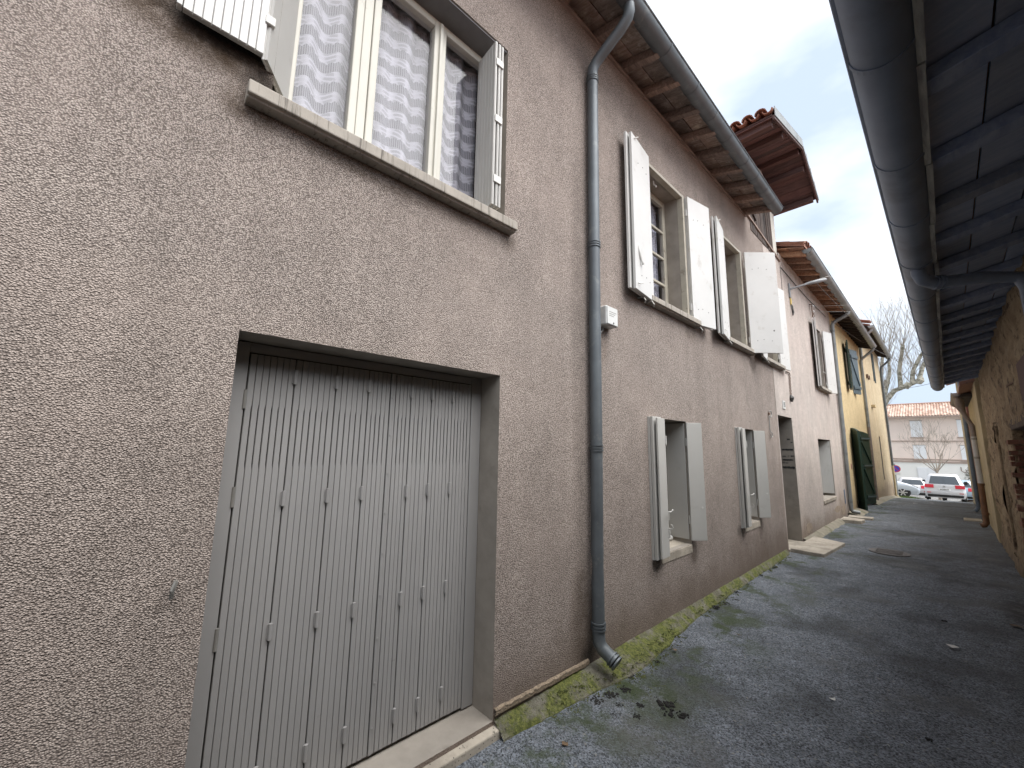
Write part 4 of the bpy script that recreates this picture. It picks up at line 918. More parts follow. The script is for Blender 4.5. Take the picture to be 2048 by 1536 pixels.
# cream house, next on the right
H6 = thing('village_house', 'cream rendered house with swan-neck pipe beyond the rubble house', 'house', (.5, 14.5, 0))
box('wall', .52, 5, 12.42, 17.4, -.5, 3.2, M['cream'], H6); box('corner_strip', .50, .6, 12.40, 13.1, -.5, 3.1, M['cream'], H6, bevel=.01)
MB().prism([(.30, 3.04), (.30, 3.12), (2.9, 4.0), (5.5, 3.1), (5.5, 3.04), (2.9, 3.9)], 1, 12.45, 17.4).build('roof', M['tile'], H6)
box('soffit', .30, .53, 14.3, 17.4, 2.98, 3.06, M['darkwood'], H6)
halfpipe(H6, (.27, 14.3, 3.08), (.27, 17.4, 3.06), .08, M['zinc_brown'], side=-1)
dp = downpipe(H6, [(.30, 14.75, 3.02), (.30, 14.76, 2.92), (.31, 14.78, 2.78), (.34, 14.8, 2.66), (.42, 14.8, 2.42), (.455, 14.8, 2.3), (.455, 14.8, 2.05)], [.075, .085, .085, .05, .045, .05, .05], M['zinc_brown'])
MB().tube([(.455, 14.8, 2.06), (.455, 14.8, .93)], .05, 12).build('white_pipe', M['whitepipe'], dp, smooth=True)
MB().tube([(.45, 14.8, .94), (.445, 14.8, .06), (.41, 14.79, -.0), (.35, 14.78, -.02)], .056, 12).build('cast_iron_pipe', M['brownpipe'], dp, smooth=True)
for z in (.93, .26, 2.0, 1.55): MB().tube([(.452, 14.8, z - .025), (.452, 14.8, z + .025)], .064 if z < 1 else .056, 12).build('pipe_collar', M['brownpipe'] if z < 1 else M['steel'], dp, smooth=True)
H7 = thing('village_house', 'narrow reddish house with lead grey downpipe and white window', 'house', (.5, 21, -.2))
box('wall', .53, 6, 17.42, 27, -1.2, 4.75, M['cream'], H7); box('corner_pier', .49, .6, 17.8, 18.3, -1, 4.7, M['redrender'], H7)
MB().prism([(.25, 4.74), (.25, 4.86), (3.2, 5.8), (6.3, 4.86), (6.3, 4.74), (3.2, 5.68)], 1, 17.3, 27.2).build('roof', M['tile'], H7)
MB().tube([(.9, 22.4, 4.6), (.9, 22.4, 7.9)], .04, 8).build('service_mast', M['steel'], H7)
w = box('window', .47, .53, 18.35, 19.4, 3.2, 4.4, M['far_shutter'], H7); box('pane', .462, .468, 18.5, 19.25, 3.3, 4.3, M['car_glass'], w)
downpipe(H7, [(.46, 19.0, 4.7), (.46, 19.0, .1), (.44, 19.0, -.0), (.38, 18.98, -.08)], .05, M['zinc_dark'], [((.46, 19, 2.2), (0, 0, 1))])
slab('drain_slab', [(.1, 16.0), (.42, 16.0), (.42, 16.5), (.1, 16.4)], -.1, GX(.3, 16.2) + .03, M['concrete'], 'small pale drain slab beside the brown cast iron pipe', 'stone slab')
# ------------------------------------------------------------ across the street
BY = 64.
HB = thing('apartment_building', 'salmon three-storey building with closed white shutters and clay tile roof', 'building', (-2, BY, -2.5))
box('wall', -16, 14, BY, BY + 9, -4, 5.7, M['far_pink'], HB); box('ground_floor', -16, 14, BY - .04, BY + .5, -4, .62, M['far_white'], HB)
for z, h in ((.62, .16), (.95, .1), (2.95, .08)): box('string_course', -16, 14, BY - .10, BY - .042 if z < .8 else BY - .002, z, z + h, M['band'], HB)
for xa in (-13.45, -9.85, -6.25, -2.65, .92, 4.5, 8.1):
    for (z0_, z1_, wd) in ((3.42, 5.22, .95), (.98, 2.52, 1.0)) :
        z0_ += .0; w = box('window', xa, xa + wd, BY - .03, BY - .003, z0_, z1_, M['far_shutter'], HB)
        for q in (0, 1):
            l = box('shutter_leaf', xa + q * wd / 2 + .015, xa + (q + 1) * wd / 2 - .015, BY - .07, BY - .03, z0_ + .02, z1_ - .02, M['far_shutter'], w)
        box('sill', xa - .12, xa + wd + .12, BY - .14, BY - .003, z0_ - .12, z0_ - .02, M['band'], w); box('lintel', xa - .05, xa + wd + .05, BY - .05, BY - .003, z1_, z1_ + .06, M['reveal'], w)
d = box('door', -2.55, -.95, BY - .09, BY - .05, -2.6, .12, M['far_shutter'], HB); box('door_leaf', -2.5, -1.76, BY - .12, BY - .09, -2.55, .08, M['far_shutter'], d); box('door_leaf', -1.74, -1.0, BY - .12, BY - .09, -2.55, .08, M['far_shutter'], d)
mb = MB().tube([(.75, BY - .05, .3), (.75, BY - .1, -.1), (.95, BY - .12, -.3), (1.15, BY - .12, -.15), (1.05, BY - .1, .05)], .03, 6); mb.build('wall_bracket', M['rust'], HB)
mb = MB()       # tiled front slope: corrugated courses
pit, rows = .23, 14
for r in range(rows):
    y0 = BY - .55 + r * .36; z0_ = 5.72 + r * .125
    n = int(30.4 / pit) * 4; a = len(mb.v)
    for yy, zz in ((y0, z0_ + .055), (y0 + .42, z0_ + .055 + .125)):
        for i in range(n + 1): t = i / 4; mb.v.append((-16.2 + t * pit, yy, zz + .055 * math.cos(t * 2 * math.pi)))
    for i in range(n): mb.f.append((a + i, a + i + 1, a + n + 2 + i, a + n + 1 + i))
stuff(mb.build('roof_tiles', M['tile_far'], HB, smooth=True))
MB().prism([(BY - .5, 5.70), (BY + 4.5, 7.42), (BY + 9.5, 5.70)], 0, -16.1, 14.1).build('roof', M['band'], HB)
MB().tube([(-16, BY + 4.5, 7.5), (14, BY + 4.5, 7.5)], .14, 8).build('ridge', M['tile'], HB); halfpipe(HB, (-16, 0, 0), (14, .01, 0), .01, M['zinc']) if False else box('eave_gutter', -16.2, 14.2, BY - .68, BY - .54, 5.6, 5.72, M['band'], HB)

# ------------------------------------------------------------ cars
def rr(x0, x1, y0, y1, r, z, n=4):
    p = []
    for cx, cy, a0 in ((x1 - r, y1 - r, 0), (x0 + r, y1 - r, 90), (x0 + r, y0 + r, 180), (x1 - r, y0 + r, 270)):
        for i in range(n + 1): a = R_(a0 + 90 * i / n); p.append((cx + r * math.cos(a), cy + r * math.sin(a), z))
    return p
def car(label, loc, rz, L, Wd, Hh, body, rear, front, hw, hood, group='cars parked across the street', plate_txt=True):
    """rear/front: lists of (z, y) of the rear and front silhouettes; y=0 is the rear bumper"""
    e = thing('parked_car', label, 'car', (0, 0, 0), group)
    def interp(pts, z): return pw(pts, z)
    zs = [.20, .26, .34, .45, .55, .64, .72, .80, .88, .94, .98, 1.02, 1.08, 1.16, 1.24, 1.32, 1.40, 1.47, 1.53, 1.58, 1.62]
    zs = [z for z in zs if z < Hh - .03] + [Hh - .025, Hh]
    mb = MB(); first = None
    for z in zs:
        y0, y1 = interp(rear, z), interp(front, z); h = interp(hw, z) * Wd / 2; sh = .08 if z == Hh else 0
        ring = rr(-h + sh, h - sh, y0 + sh, y1 - sh, .16 if z < 1 else .2, z); a = len(mb.v); mb.v += ring; n = len(ring)
        if first is not None:
            for i in range(n): mb.f.append((first + i, first + (i + 1) % n, a + (i + 1) % n, a + i))
        else: mb.f.append(tuple(range(a + n - 1, a - 1, -1)))
        first = a
    mb.f.append(tuple(range(first, first + n)))
    b = mb.build('body', body, e, smooth=True)
    def patch(name, pts_y, zlo, zhi, xa, xb, off, m, nz_=4, taper=0., parent=None):
        mb = MB(); s_ = -1 if pts_y is rear else 1
        for i in range(nz_ + 1):
            z = zlo + (zhi - zlo) * i / nz_; y = interp(pts_y, z) + s_ * off; t = taper * i / nz_
            mb.v += [(xa + t * (1 if xa < 0 else -1) if xa < 0 or xb > 0 and xa < 0 else xa, y, z), (xb - t if xb > 0 else xb, y, z)]
        mb.f = [(2 * i, 2 * i + 1, 2 * i + 3, 2 * i + 2) for i in range(nz_)]
        o = mb.build(name, m, parent or e); sl_ = o.modifiers.new('t', 'SOLIDIFY'); sl_.thickness = .012; sl_.offset = 0; return o
    k_ = Wd / 2
    patch('rear_window', rear, hood + .05, Hh - .13, -k_ * .74, k_ * .74, .008, M['car_glass'], 5, .12)
    patch('windscreen', front, hood + .05, Hh - .1, -k_ * .74, k_ * .74, .008, M['car_glass'], 5, .1)
    for s_ in (-1, 1):
        xa, xb = (-k_ * .97, -k_ * .52) if s_ < 0 else (k_ * .52, k_ * .97)
        patch('tail_lamp', rear, hood - .20, hood + .01, xa, xb, .012, M['lamp_red'])
        patch('head_lamp', front, .62, .76, xa, xb, .012, M['lamp_clear'])
        mbw = MB()
        for ya, yb in ((L * .28, L * .47), (L * .49, L * .66)):
            for zA, zB in ((hood + .05, Hh - .14),):
                xA, xB = s_ * (interp(hw, zA) * k_ + .006), s_ * (interp(hw, zB) * k_ + .006)
                mbw.add([(xA, ya, zA), (xA, yb, zA), (xB, yb - .05, zB), (xB, ya + .05, zB)], [(0, 1, 2, 3)])
        mbw.build('side_window', M['car_glass'], e)
        mbm = MB().box(min(s_ * k_, s_ * (k_ + .16)), max(s_ * k_, s_ * (k_ + .16)), L * .66, L * .69, hood + .02, hood + .15); mbm.build('mirror', M['car_black'], e, bevel=.02)
        for yw in (L * .19, L * .80):
            xo = s_ * (k_ - .02)
            t = MB().tube([(xo - s_ * .2, yw, .31), (xo - s_ * .19, yw, .31), (xo - s_ * .02, yw, .31), (xo + s_ * .005, yw, .31)], [.28, .31, .31, .285], 24).build('wheel', M['tyre'], e, smooth=True)
            MB().tube([(xo + s_ * .004, yw, .31), (xo + s_ * .012, yw, .31)], .2, 20).build('rim', M['car_black'], t)
            mb = MB()
            for q in range(6): a = q * math.pi / 3; mb.bar((xo + s_ * .018, yw, .31), (xo + s_ * .018, yw + .2 * math.cos(a), .31 + .2 * math.sin(a)), .05, .02, (1, 0, 0))
            mb.tube([(xo + s_ * .01, yw, .31), (xo + s_ * .02, yw, .31)], .06, 10); mb.build('spokes', M['alloy'], t)
            MB().tube([(xo - s_ * .1, yw, .33), (xo + s_ * .003, yw, .33)], .355, 24).build('wheel_arch', M['car_black'], e)
    patch('plate', rear, hood - .33, hood - .23, -.26, .26, .02, M['plate'])
    patch('bumper_trim', rear, .26, .40, -k_ * .86, k_ * .86, .012, M['car_black'])
    for s_ in (-1, 1): patch('reflector', rear, .50, .54, s_ * k_ * .78 - .09, s_ * k_ * .78 + .09, .014, M['lamp_red'])
    patch('plate', front, .42, .52, -.26, .26, .02, M['plate']); patch('grille', front, .30, .40, -.5, .5, .012, M['car_black'])
    e.matrix_world = Matrix.Translation(loc) @ Matrix.Rotation(rz, 4, 'Z')
    return e
rearE = [(.2, .10), (.34, .03), (.55, .0), (.7, .05), (.88, .08), (1.02, .11), (1.5, .38), (1.62, .55), (1.7, .6)]
frontE = [(.2, 4.25), (.45, 4.38), (.64, 4.33), (.80, 4.1), (.98, 3.35), (1.02, 3.28), (1.55, 2.35), (1.7, 2.1)]
hwE = [(.2, .92), (.34, .97), (.55, 1.), (.8, 1.), (.98, .97), (1.02, .96), (1.58, .74), (1.7, .66)]
car('white people carrier with red tail lamps seen from behind', (-.39, 37.6, G(37.7)), 0, 4.4, 1.80, 1.65, M['car_white'], rearE, frontE, hwE, 1.0)
# emblem disc and plate characters
e = [o for o in bpy.data.objects if o.name == 'parked_car'][0]
yb = 37.6
MB().disc((-.39, yb + .075, G(37.7) + .905), (0, -1, 0), .055, .02, 16).build('emblem', M['alloy'], e)
mb = MB()
for a, b in (((-.035, .03), (-.015, -.035)), ((-.015, -.035), (0, .0)), ((0, 0), (.015, -.035)), ((.015, -.035), (.035, .03)), ((-.012, .035), (0, .008)), ((0, .008), (.012, .035))):
    mb.bar((-.39 + a[0], yb + .052, G(37.7) + .905 + a[1]), (-.39 + b[0], yb + .052, G(37.7) + .905 + b[1]), .004, .009, (0, 1, 0))
mb.build('emblem_mark', M['letter'], e)
mb = MB()
for i in range(7): mb.box(-.39 - .20 + i * .058, -.39 - .20 + i * .058 + .035, yb + .012, yb + .02, G(37.7) + .695, G(37.7) + .75)
mb.build('plate_letters', M['letter'], e)
rearH = [(.2, .12), (.45, .02), (.7, .03), (.9, .12), (1.4, .5), (1.5, .7)]
frontH = [(.2, 3.9), (.4, 4.02), (.6, 3.95), (.76, 3.65), (.9, 3.2), (.95, 3.0), (1.4, 2.0), (1.5, 1.8)]
hwH = [(.2, .92), (.4, .98), (.7, 1.), (.92, .95), (1.42, .72), (1.5, .64)]
car('silver blue hatchback nosing out behind the ochre end house', (-5.4, 34.2, G(34.3)), R_(-78), 4.0, 1.68, 1.46, M['car_silver'], rearH, frontH, hwH, .93)
car('pale hatchback parked between the silver and the white car', (-2.08, 43.2, G(43.2)), R_(5), 4.0, 1.68, 1.46, M['car_red'], rearH, frontH, hwH, .93)
car('light blue car peeping out beside the white people carrier', (.2, 40.3, G(40.6)), R_(-3), 4.0, 1.68, 1.40, M['car_blue'], rearH, frontH, hwH, .93)

# ------------------------------------------------------------ trees
def grow(mb, p, d, L, r, depth, rng, spread=.5, up=.25, kids=(2, 3), n=5, minr=.006):
    path, rs = [p], [r]; q = p.copy(); dd = d.copy(); seg = 4
    for i in range(seg):
        dd = (dd + Vector((rng.uniform(-1, 1), rng.uniform(-1, 1), rng.uniform(-.5, 1))) * .12 + Vector((0, 0, up * .12))).normalized()
        q = q + dd * L / seg; path.append(q.copy()); rs.append(max(minr, r * (1 - .55 * (i + 1) / seg)))
    mb.tube(path, rs, n if r > .03 else 4, cap=False)
    if depth == 0: return
    for i in range(rng.randint(*kids)):
        t = rng.randint(2, seg); ang = Vector((rng.uniform(-1, 1), rng.uniform(-1, 1), rng.uniform(-.3, .7))).normalized()
        grow(mb, path[t], (dd + ang * spread * 1.6).normalized(), L * rng.uniform(.55, .85), rs[t] * .75, depth - 1, rng, spread, up, kids, n, minr)
rng = random.Random(5)
pt = thing('plane_tree', 'pollarded plane tree with pale bark and bare upright shoots', 'tree', (-4.2, 47, G(47)))
mb = MB(); ty = 47.
def P_(x, z, y=0.): return Vector((x, ty + y, z))
mb.tube([P_(-4.2, G(47) - .3), P_(-4.1, 0), P_(-3.9, 3.2), P_(-3.6, 5.4)], [.42, .36, .32, .30], 12)
limbs = [[P_(-3.65, 5.2), P_(-3.2, 6.1), P_(-2.6, 6.9), P_(-1.7, 7.25), P_(-1.0, 7.6)], [P_(-3.7, 5.0), P_(-3.5, 7.4, .3), P_(-3.2, 9.4, .4), P_(-2.95, 11.2, .5)],
         [P_(-3.65, 5.3), P_(-3.05, 7.2, -.3), P_(-2.75, 8.4, -.3), P_(-2.7, 9.8, -.3)], [P_(-3.7, 4.9), P_(-4.6, 7, 0), P_(-5.2, 9.4, 0)], [P_(-1.5, 7.3), P_(-1.35, 8.4), P_(-.8, 9.6), P_(-.35, 10.3)], [P_(-2.2, 7.1), P_(-2.15, 8.6), P_(-1.75, 10.6)], [P_(-1.1, 7.5), P_(-.7, 8.8), P_(-.1, 9.9)]]
for l in limbs: mb.tube(l, [.24 - .03 * i for i in range(len(l))] if len(l) > 4 else [.17, .14, .12, .09][:len(l)], 9)
for c, r in ((P_(-1.0, 7.6), .28), (P_(-3.05, 7.6), .26), (P_(-1.8, 7.25), .26), (P_(-2.95, 11.2), .16), (P_(-.35, 10.3), .14), (P_(-1.75, 10.6), .14), (P_(-2.7, 9.8, -.3), .18), (P_(-.1, 9.9), .12)):
    mb.tube([c - Vector((.1, 0, r)), c, c + Vector((.1, 0, r))], [r * .6, r, r * .5], 8)
mb.build('trunk', M['bark'], pt, smooth=True)
mb = MB()
for l in limbs:
    for i in range(13):
        j = rng.randint(1, len(l) - 1); t = rng.random(); p = l[j - 1].lerp(l[j], t)
        d = Vector((rng.uniform(-.8, .9), rng.uniform(-.6, .6), rng.uniform(.25, 1.4))).normalized()
        grow(mb, p, d, rng.uniform(1.1, 2.6), .022, 2, rng, .45, .9, (1, 3), 4, .006)
    for i in range(8): grow(mb, l[-1], Vector((rng.uniform(-.5, .5), rng.uniform(-.4, .4), 1)).normalized(), rng.uniform(1.6, 3.2), .026, 2, rng, .35, 1., (2, 3), 4, .006)
mb.build('crown', M['twig'], pt)
rng = random.Random(11)
stree = thing('young_tree', 'small bare budding tree growing behind the white people carrier', 'tree', (-.75, 46, G(46)))
mb = MB(); mb.tube([Vector((-.78, 46, G(46) - .1)), Vector((-.77, 46, -.6)), Vector((-.75, 46, .35))], [.10, .085, .075], 8); mb.build('trunk', M['twig'], stree, smooth=True)
mb = MB()
for ax, az, L in ((-1., .72, 1.6), (-.35, 1., 1.75), (.05, 1., 1.8), (.45, 1., 1.9), (.75, .8, 1.3), (-.6, .9, 1.7), (.25, 1., 1.6)):
    grow(mb, Vector((-.75, 46, .1 + .2 * rng.random())), Vector((ax, rng.uniform(-.4, .4), az)).normalized(), L, .04, 4, rng, .38, .5, (2, 3), 5, .006)
mb.build('crown', M['twig'], stree)
# ------------------------------------------------------------ evergreen in a brick planter
pl = thing('brick_planter', 'brick planter with a dark evergreen shrub at the far kerb', 'planter', (1.2, 44, G(44)))
zb = G(44); MB().box(.62, 2.0, 43.6, 44.8, zb - .1, zb + 1.05).build('planter_wall', M['brick'], pl, bevel=.02)
for i in range(13): box('coping_brick', .58 + i * .11, .58 + i * .11 + .10, 43.55, 43.72, zb + 1.05, zb + 1.12, M['brick'], pl)
mb = MB(); rng = random.Random(3)
for i in range(900):
    h = rng.random(); r = .62 * (1 - h) ** .7 + .05; a = rng.uniform(0, 6.28); p = Vector((1.1 + r * math.cos(a) * rng.uniform(.5, 1), 44.1 + r * math.sin(a), zb + 1.0 + h * 1.7))
    d = Vector((math.cos(a), math.sin(a), -.4)) * .16; s_ = Vector((-math.sin(a), math.cos(a), .2)) * .035; mb.add([p - s_, p + s_, p + d], [(0, 1, 2)])
mb.build('foliage', M['leafgreen'], pl); MB().tube([(1.1, 44.1, zb + .9), (1.1, 44.1, zb + 2.5)], [.05, .02], 6).build('stem', M['twig'], pl)
struct(box('far_pavement', .3, 12, 42.6, 47, zb - .3, zb + .12, M['concrete']))
# ------------------------------------------------------------ no parking sign
sg = thing('no_parking_sign', 'round blue and red no parking sign on a post by the ochre end house', 'sign', (-2.28, 33.5, G(33.5)))
MB().tube([(-2.28, 33.56, G(33.5) - .1), (-2.28, 33.56, 1.0)], .03, 10).build('post', M['zinc_light'], sg)
MB().disc((-2.24, 33.5, .70), (0, -1, 0), .21, .01, 28).build('red_disc', M['sign_red'], sg); MB().disc((-2.24, 33.489, .70), (0, -1, 0), .165, .004, 28).build('blue_disc', M['sign_blue'], sg)
MB().bar((-2.35, 33.482, .81), (-2.13, 33.482, .59), .035, .004, (0, 1, 0)).build('red_bar', M['sign_red'], sg)
box('sub_plate', -2.42, -2.06, 33.49, 33.5, .34, .48, M['box_white'], sg)

# ------------------------------------------------------------ street lamp, wires and fittings on the facades
sl_ = thing('street_lamp', 'grey wall-mounted street lamp on an arm under the warm timber eave', 'street lamp', (-2.05, 10.2, 5.1))
MB().box(-2.05, -2.02, 10.17, 10.25, 4.98, 5.3).build('wall_plate', M['lampgrey'], sl_, bevel=.004)
MB().tube([(-2.02, 10.21, 5.17), (-1.82, 10.35, 5.24), (-1.72, 10.42, 5.27)], .022, 8).build('arm', M['lampgrey'], sl_, smooth=True)
mb = MB(); mb.tube([(-1.78, 10.38, 5.265), (-1.70, 10.44, 5.285), (-1.56, 10.52, 5.31), (-1.44, 10.60, 5.335), (-1.42, 10.61, 5.34)], [.018, .034, .042, .03, .01], 10); mb.build('lamp_head', M['lampgrey'], sl_, smooth=True)
MB().tube([(-1.54, 10.52, 5.35), (-1.37, 10.64, 5.41), (-1.345, 10.65, 5.37)], .006, 6).build('end_rod', M['white_metal'], sl_)
ct = thing('cable_coil', 'short dark cable loop with yellow tag hanging under the street lamp', 'cable', (-2.04, 10.26, 4.8))
box('tag', -2.045, -2.03, 10.22, 10.31, 4.82, 4.97, M['yellow'], ct); MB().tube([(-2.03, 10.24, 4.83), (-2.02, 10.2, 4.7), (-2.02, 10.26, 4.58), (-2.02, 10.34, 4.66), (-2.03, 10.3, 4.82)], .012, 6).build('loop', M['cable'], ct, smooth=True)
def wire(name, pts, r, m, label, sag=0., cat='wire'):
    P = [Vector(p) for p in pts]
    if len(P) == 2 and sag:
        P = [P[0].lerp(P[1], i / 16) - Vector((0, 0, sag * 4 * (i / 16) * (1 - i / 16))) for i in range(17)]
    return tag(MB().tube(P, r, 6).build(name, m, smooth=True), label, cat)
wire('facade_cable', [(-2.04, 9.66, 5.5), (-2.035, 10.8, 5.46), (-2.035, 12.2, 5.45), (-2.03, 14.3, 5.50)], .007, M['cable'], 'thin dark cable clipped along the pinkish wall under the eave', cat='cable')
wire('facade_cable', [(-2.04, 9.62, 5.52), (-2.04, 9.62, 5.2), (-2.04, 9.60, 4.95)], .005, M['cable'], 'short dark cable dropping beside the gable corner', cat='cable')
wire('overhead_wire', [(-1.62, 10.5, 5.33), (-1.50, 17.0, 5.62)], .006, M['cable'], 'taut wire running from the street lamp along the gutters', .05)
wire('overhead_wire', [(-2.0, 14.9, 5.52), (-1.2, 34, 7.2)], .01, M['cable'], 'wire leaving the pinkish house towards the plane tree', .25)
wire('overhead_wire', [(-1.98, 12.3, 5.30), (.9, 22.4, 7.72)], .0035, M['cable_light'], 'upper pale wire crossing the alley from the insulators', .1)
wire('overhead_wire', [(-1.98, 12.32, 5.16), (.9, 22.4, 7.40)], .0035, M['cable_light'], 'lower pale wire crossing the alley from the insulators', .12)
wire('overhead_wire', [(-2.6, 46.5, 7.0), (.9, 26, 5.15)], .012, M['cable'], 'wire stretched low between the plane tree and the reddish house', .2)
ins = thing('insulator_bracket', 'iron bracket with white insulators on the pinkish wall', 'bracket', (-2.04, 12.3, 5.2))
mb = MB().tube([(-2.05, 12.22, 5.34), (-2.0, 12.22, 5.34), (-2.0, 12.22, 5.0)], .012, 6); mb.tube([(-2.0, 12.22, 5.02), (-1.98, 12.35, 4.95), (-2.0, 12.42, 5.08), (-2.0, 12.34, 5.15)], .007, 6); mb.build('bracket', M['rust'], ins)
for z in (5.30, 5.16): MB().tube([(-1.99, 12.22, z), (-1.99, 12.28, z), (-1.99, 12.32, z)], [.02, .035, .025], 10).build('insulator', M['box_white'], ins, smooth=True)
# junction box
jb = thing('meter_box', 'small white plastic electrical box beside the zinc downpipe', 'electrical box', (-2.05, 3.0, 2.8))
MB().box(-2.05, -1.955, 2.95, 3.13, 2.72, 2.90).build('case', M['box_white'], jb, bevel=.014, seg=3); MB().box(-1.956, -1.949, 2.958, 3.122, 2.728, 2.892).build('lid', M['box_white'], jb, bevel=.006)
MB().disc((-1.952, 3.05, 2.745), (1, 0, 0), .008, .006, 10).build('screw', M['dot'], jb)
MB().tube([(-2.03, 2.95, 2.86), (-2.03, 2.92, 2.80), (-2.03, 2.92, 2.70), (-2.03, 2.96, 2.655), (-2.03, 3.0, 2.69), (-2.03, 2.995, 2.73)], .009, 8).build('cable', M['cable_light'], jb, smooth=True)
MB().tube([(-2.035, 2.96, 2.73), (-2.035, 2.95, 2.67), (-2.04, 2.975, 2.63)], .006, 6).build('cable', M['cable_light'], jb, smooth=True)
for i in range(3): box('print_line', -1.9492, -1.9486, 2.985, 3.10 - i * .02, 2.84 - i * .018, 2.848 - i * .018, M['cable_light'], jb)
# house number
hn = thing('house_number', 'small white enamel house number plate above the doorway', 'sign', (-2.05, 8.96, 2.36))
MB().box(FX, FX + .012, 8.88, 9.06, 2.42, 2.58).build('plate', M['box_white'], hn, bevel=.003)
def text_mesh(s, size, m, mw, parent, name):
    cu = bpy.data.curves.new('txt', 'FONT'); cu.body = s; cu.size = size; cu.extrude = .001; cu.align_x = 'CENTER'; cu.align_y = 'CENTER'
    ob = bpy.data.objects.new('txt', cu); C.objects.link(ob); dg = bpy.context.evaluated_depsgraph_get()
    me = bpy.data.meshes.new_from_object(ob.evaluated_get(dg)); bpy.data.objects.remove(ob); me.materials.append(m); return inst(me, name, mw, parent)
text_mesh('15', .13, M['letter'], Matrix.Translation((FX + .0145, 8.97, 2.50)) @ Matrix(((0, 0, 1, 0), (1, 0, 0, 0), (0, 1, 0, 0), (0, 0, 0, 1))), hn, 'digits')
nh = tag(MB().tube([(FX - .01, .18, 1.10), (FX + .03, .178, 1.105), (FX + .035, .17, 1.08), (FX + .02, .17, 1.05)], .008, 6).build('bent_nail', M['steel'], smooth=True), 'bent grey nail sticking out of the wall left of the garage', 'nail')
# bell wire left of the doorway, iron chain above it
bw = thing('wire_loop', 'bare wire hanging in loops on the wall left of the doorway', 'wire', (-2.04, 7.9, 2.1))
MB().tube([(-2.03, 7.92, 2.30), (-2.02, 7.98, 2.31), (-2.02, 8.02, 2.25), (-2.02, 7.96, 2.2), (-2.03, 7.90, 2.22), (-2.03, 7.89, 2.0), (-2.03, 7.90, 1.95), (-2.02, 7.96, 1.94), (-2.02, 7.97, 1.88), (-2.02, 7.91, 1.86), (-2.03, 7.89, 1.92)], .008, 6).build('wire', M['cable_light'], bw, smooth=True)
MB().disc((-2.045, 7.93, 2.26), (1, 0, 0), .02, .02, 8).build('peg', M['rust'], bw)
ch = thing('iron_chain', 'rusty chain with a blackened hook below the third upper window', 'chain', (-2.04, 9.5, 3.0))
for i in range(7): MB().tube([(-2.03, 9.53 - .006 * i, 3.18 - i * .065), (-2.02, 9.545 - .006 * i, 3.15 - i * .065), (-2.03, 9.53 - .006 * i, 3.11 - i * .065), (-2.04, 9.515 - .006 * i, 3.15 - i * .065), (-2.03, 9.53 - .006 * i, 3.18 - i * .065)], .007, 6).build('link', M['rust'], ch)
MB().tube([(-2.03, 9.49, 2.74), (-2.02, 9.49, 2.68), (-2.02, 9.49, 2.60)], [.012, .045, .015], 8).build('hook_ball', M['cable'], ch, smooth=True); MB().tube([(-2.04, 9.30, 3.20), (-2.03, 9.54, 3.19)], .01, 6).build('rail', M['rust'], ch)

# ------------------------------------------------------------ litter, moss clumps, grit
rng = random.Random(21)
def clump(mb, x, y, z, r, n=9):
    for i in range(n):
        a, q = rng.uniform(0, 6.28), rng.random() ** .8 * r * 1.2; s_ = r * rng.uniform(.12, .42); cx, cy = x + q * math.cos(a), y + q * math.sin(a); h = s_ * rng.uniform(.25, .5)
        k0 = len(mb.v); m = 6
        for j in range(m): t = 6.28 * j / m + a; w = s_ * rng.uniform(.7, 1.2); mb.v.append((cx + w * math.cos(t), cy + w * math.sin(t), z - .004))
        for j in range(m): t = 6.28 * j / m + a + .3; w = s_ * .55; mb.v.append((cx + w * math.cos(t), cy + w * math.sin(t), z + h * .8))
        mb.v.append((cx, cy, z + h)); mb.f += [(k0 + j, k0 + (j + 1) % m, k0 + m + (j + 1) % m, k0 + m + j) for j in range(m)] + [(k0 + m + j, k0 + m + (j + 1) % m, k0 + 2 * m) for j in range(m)]
mb = MB()
for x, y, r in ((-1.83, 2.55, .05), (-1.80, 2.68, .055), (-1.77, 2.82, .045), (-1.70, 2.62, .03), (-1.48, 2.86, .06), (-1.42, 2.78, .04), (-1.36, 2.84, .04), (-1.55, 2.6, .03), (-1.6, 2.72, .03), (-1.66, 2.5, .025), (-1.83, 3.0, .03), (-1.80, 3.35, .02), (-1.9, 2.75, .025), (-2.02, 2.72, .05), (-2.0, 2.86, .04), (-1.92, 4.9, .04), (-1.90, 5.15, .045), (-1.86, 5.35, .05), (-1.94, 5.6, .03), (-1.95, 6.6, .03), (-1.93, 7.2, .03), (-1.05, 2.45, .03), (-.9, 2.5, .02), (-.25, 3.7, .02), (-.2, 6.3, .025)): clump(mb, x, y, GX(x, y) + (.02 if x < -1.9 else .002), r * .8, 26)
for i in range(120):
    y = rng.uniform(1.4, 3.2); x = rng.uniform(-1.95, -1.45); clump(mb, x, y, GX(x, y), rng.uniform(.006, .014), 2)
for i in range(60): clump(mb, rng.uniform(-2.24, -2.05), rng.uniform(.9, 1.8), -.025, rng.uniform(.004, .008), 2)
stuff(tag(mb.build('dirt_crumbs', M['black_dirt'], smooth=True), 'black crumbs of wet dirt and grit along the kerb', 'dirt'))
mb = MB()
for i in range(700):
    y = 1.85 + 6.3 * rng.random(); o = pw(KO, y); x = o + rng.uniform(-.10, .06)
    if noise.noise(Vector((y * 1.3, 2, 0))) < -.15: continue
    clump(mb, x, y, -.092 if x > o - .02 else -.075 + (o - x) * .45, rng.uniform(.006, .018), 5)
for i in range(40):
    y = rng.uniform(2.55, 3.2); x = rng.uniform(-1.9, -1.6); clump(mb, x, y, GX(x, y) - .002, rng.uniform(.01, .025), 4)
for i in range(40): y = rng.uniform(18, 20); x = rng.uniform(-1.9, -1.6); clump(mb, x, y, GX(x, y), rng.uniform(.02, .05), 3)
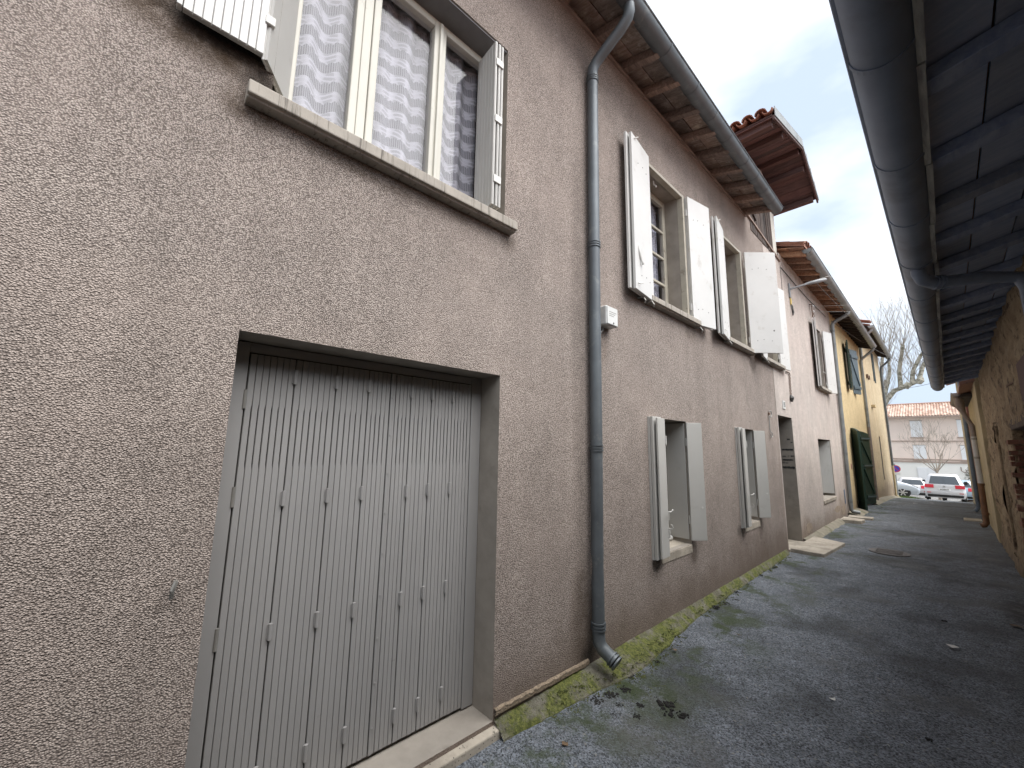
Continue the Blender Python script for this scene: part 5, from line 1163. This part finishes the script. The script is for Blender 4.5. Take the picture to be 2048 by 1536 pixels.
stuff(tag(mb.build('moss_cushions', M['moss'], smooth=True), 'green moss cushions growing along the kerb edge', 'moss'))
mb = MB()
for i in range(420):
    y = rng.uniform(28.6, 30.5); x = rng.uniform(-2.0, -1.2) if y < 29.6 else rng.uniform(-2.0, -1.4); h = rng.uniform(.05, .14); a = rng.uniform(0, 6.28); z = G(y) - .01
    mb.add([(x, y, z), (x + .012 * math.cos(a), y + .012 * math.sin(a), z), (x + rng.uniform(-.04, .04), y + rng.uniform(-.04, .04), z + h)], [(0, 1, 2)])
stuff(tag(mb.build('grass_tuft', M['grass']), 'short green grass at the corner of the ochre end house', 'grass'))
def scrap(name, x, y, s_, m, label, cat, group=None):
    mb = MB(); n = 7; z = GX(x, y) + .012; a0 = rng.uniform(0, 6.28)
    ring = [(x + s_ * math.cos(a0 + 6.28 * i / n) * rng.uniform(.5, 1.1), y + s_ * math.sin(a0 + 6.28 * i / n) * rng.uniform(.4, .9), z + rng.uniform(0, .012)) for i in range(n)]
    mb.add(ring + [(x, y, z + .006)] + [(p[0], p[1], p[2] - .0015) for p in ring], [(i, (i + 1) % n, n) for i in range(n)] + [(n + 1 + (i + 1) % n, n + 1 + i, i, (i + 1) % n) for i in range(n)]); return tag(mb.build(name, m), label, cat, group)
scrap('paper_scrap', -.15, 5.5, .05, M['paper'], 'torn white paper scrap lying on the open asphalt', 'litter')
scrap('paper_scrap', -.72, 3.75, .022, M['paper'], 'tiny white paper chip in the middle of the road', 'litter')
scrap('dead_leaf', .28, 6.6, .07, M['deadleaf'], 'curled brown dead leaf near the rubble wall', 'leaf')
for x, y, l in ((-1.5, 4.35, 'small brown leaf on the asphalt below the first ground floor window'), (-1.78, 3.62, 'brown leaf fragment at the edge of the mossy kerb past the downpipe'), (-1.7, 2.05, 'brown leaf on the asphalt beside the garage threshold corner')): scrap('dead_leaf', x, y, .026, M['deadleaf'], l, 'leaf')
for x, y in ((-.6, 22), (-1.0, 21), (-.3, 24.5), (-.9, 25)): scrap('paper_scrap', x, y, .07, M['paper'], 'pale scrap lying far up the alley near its crest', 'litter', 'scraps far up the alley')
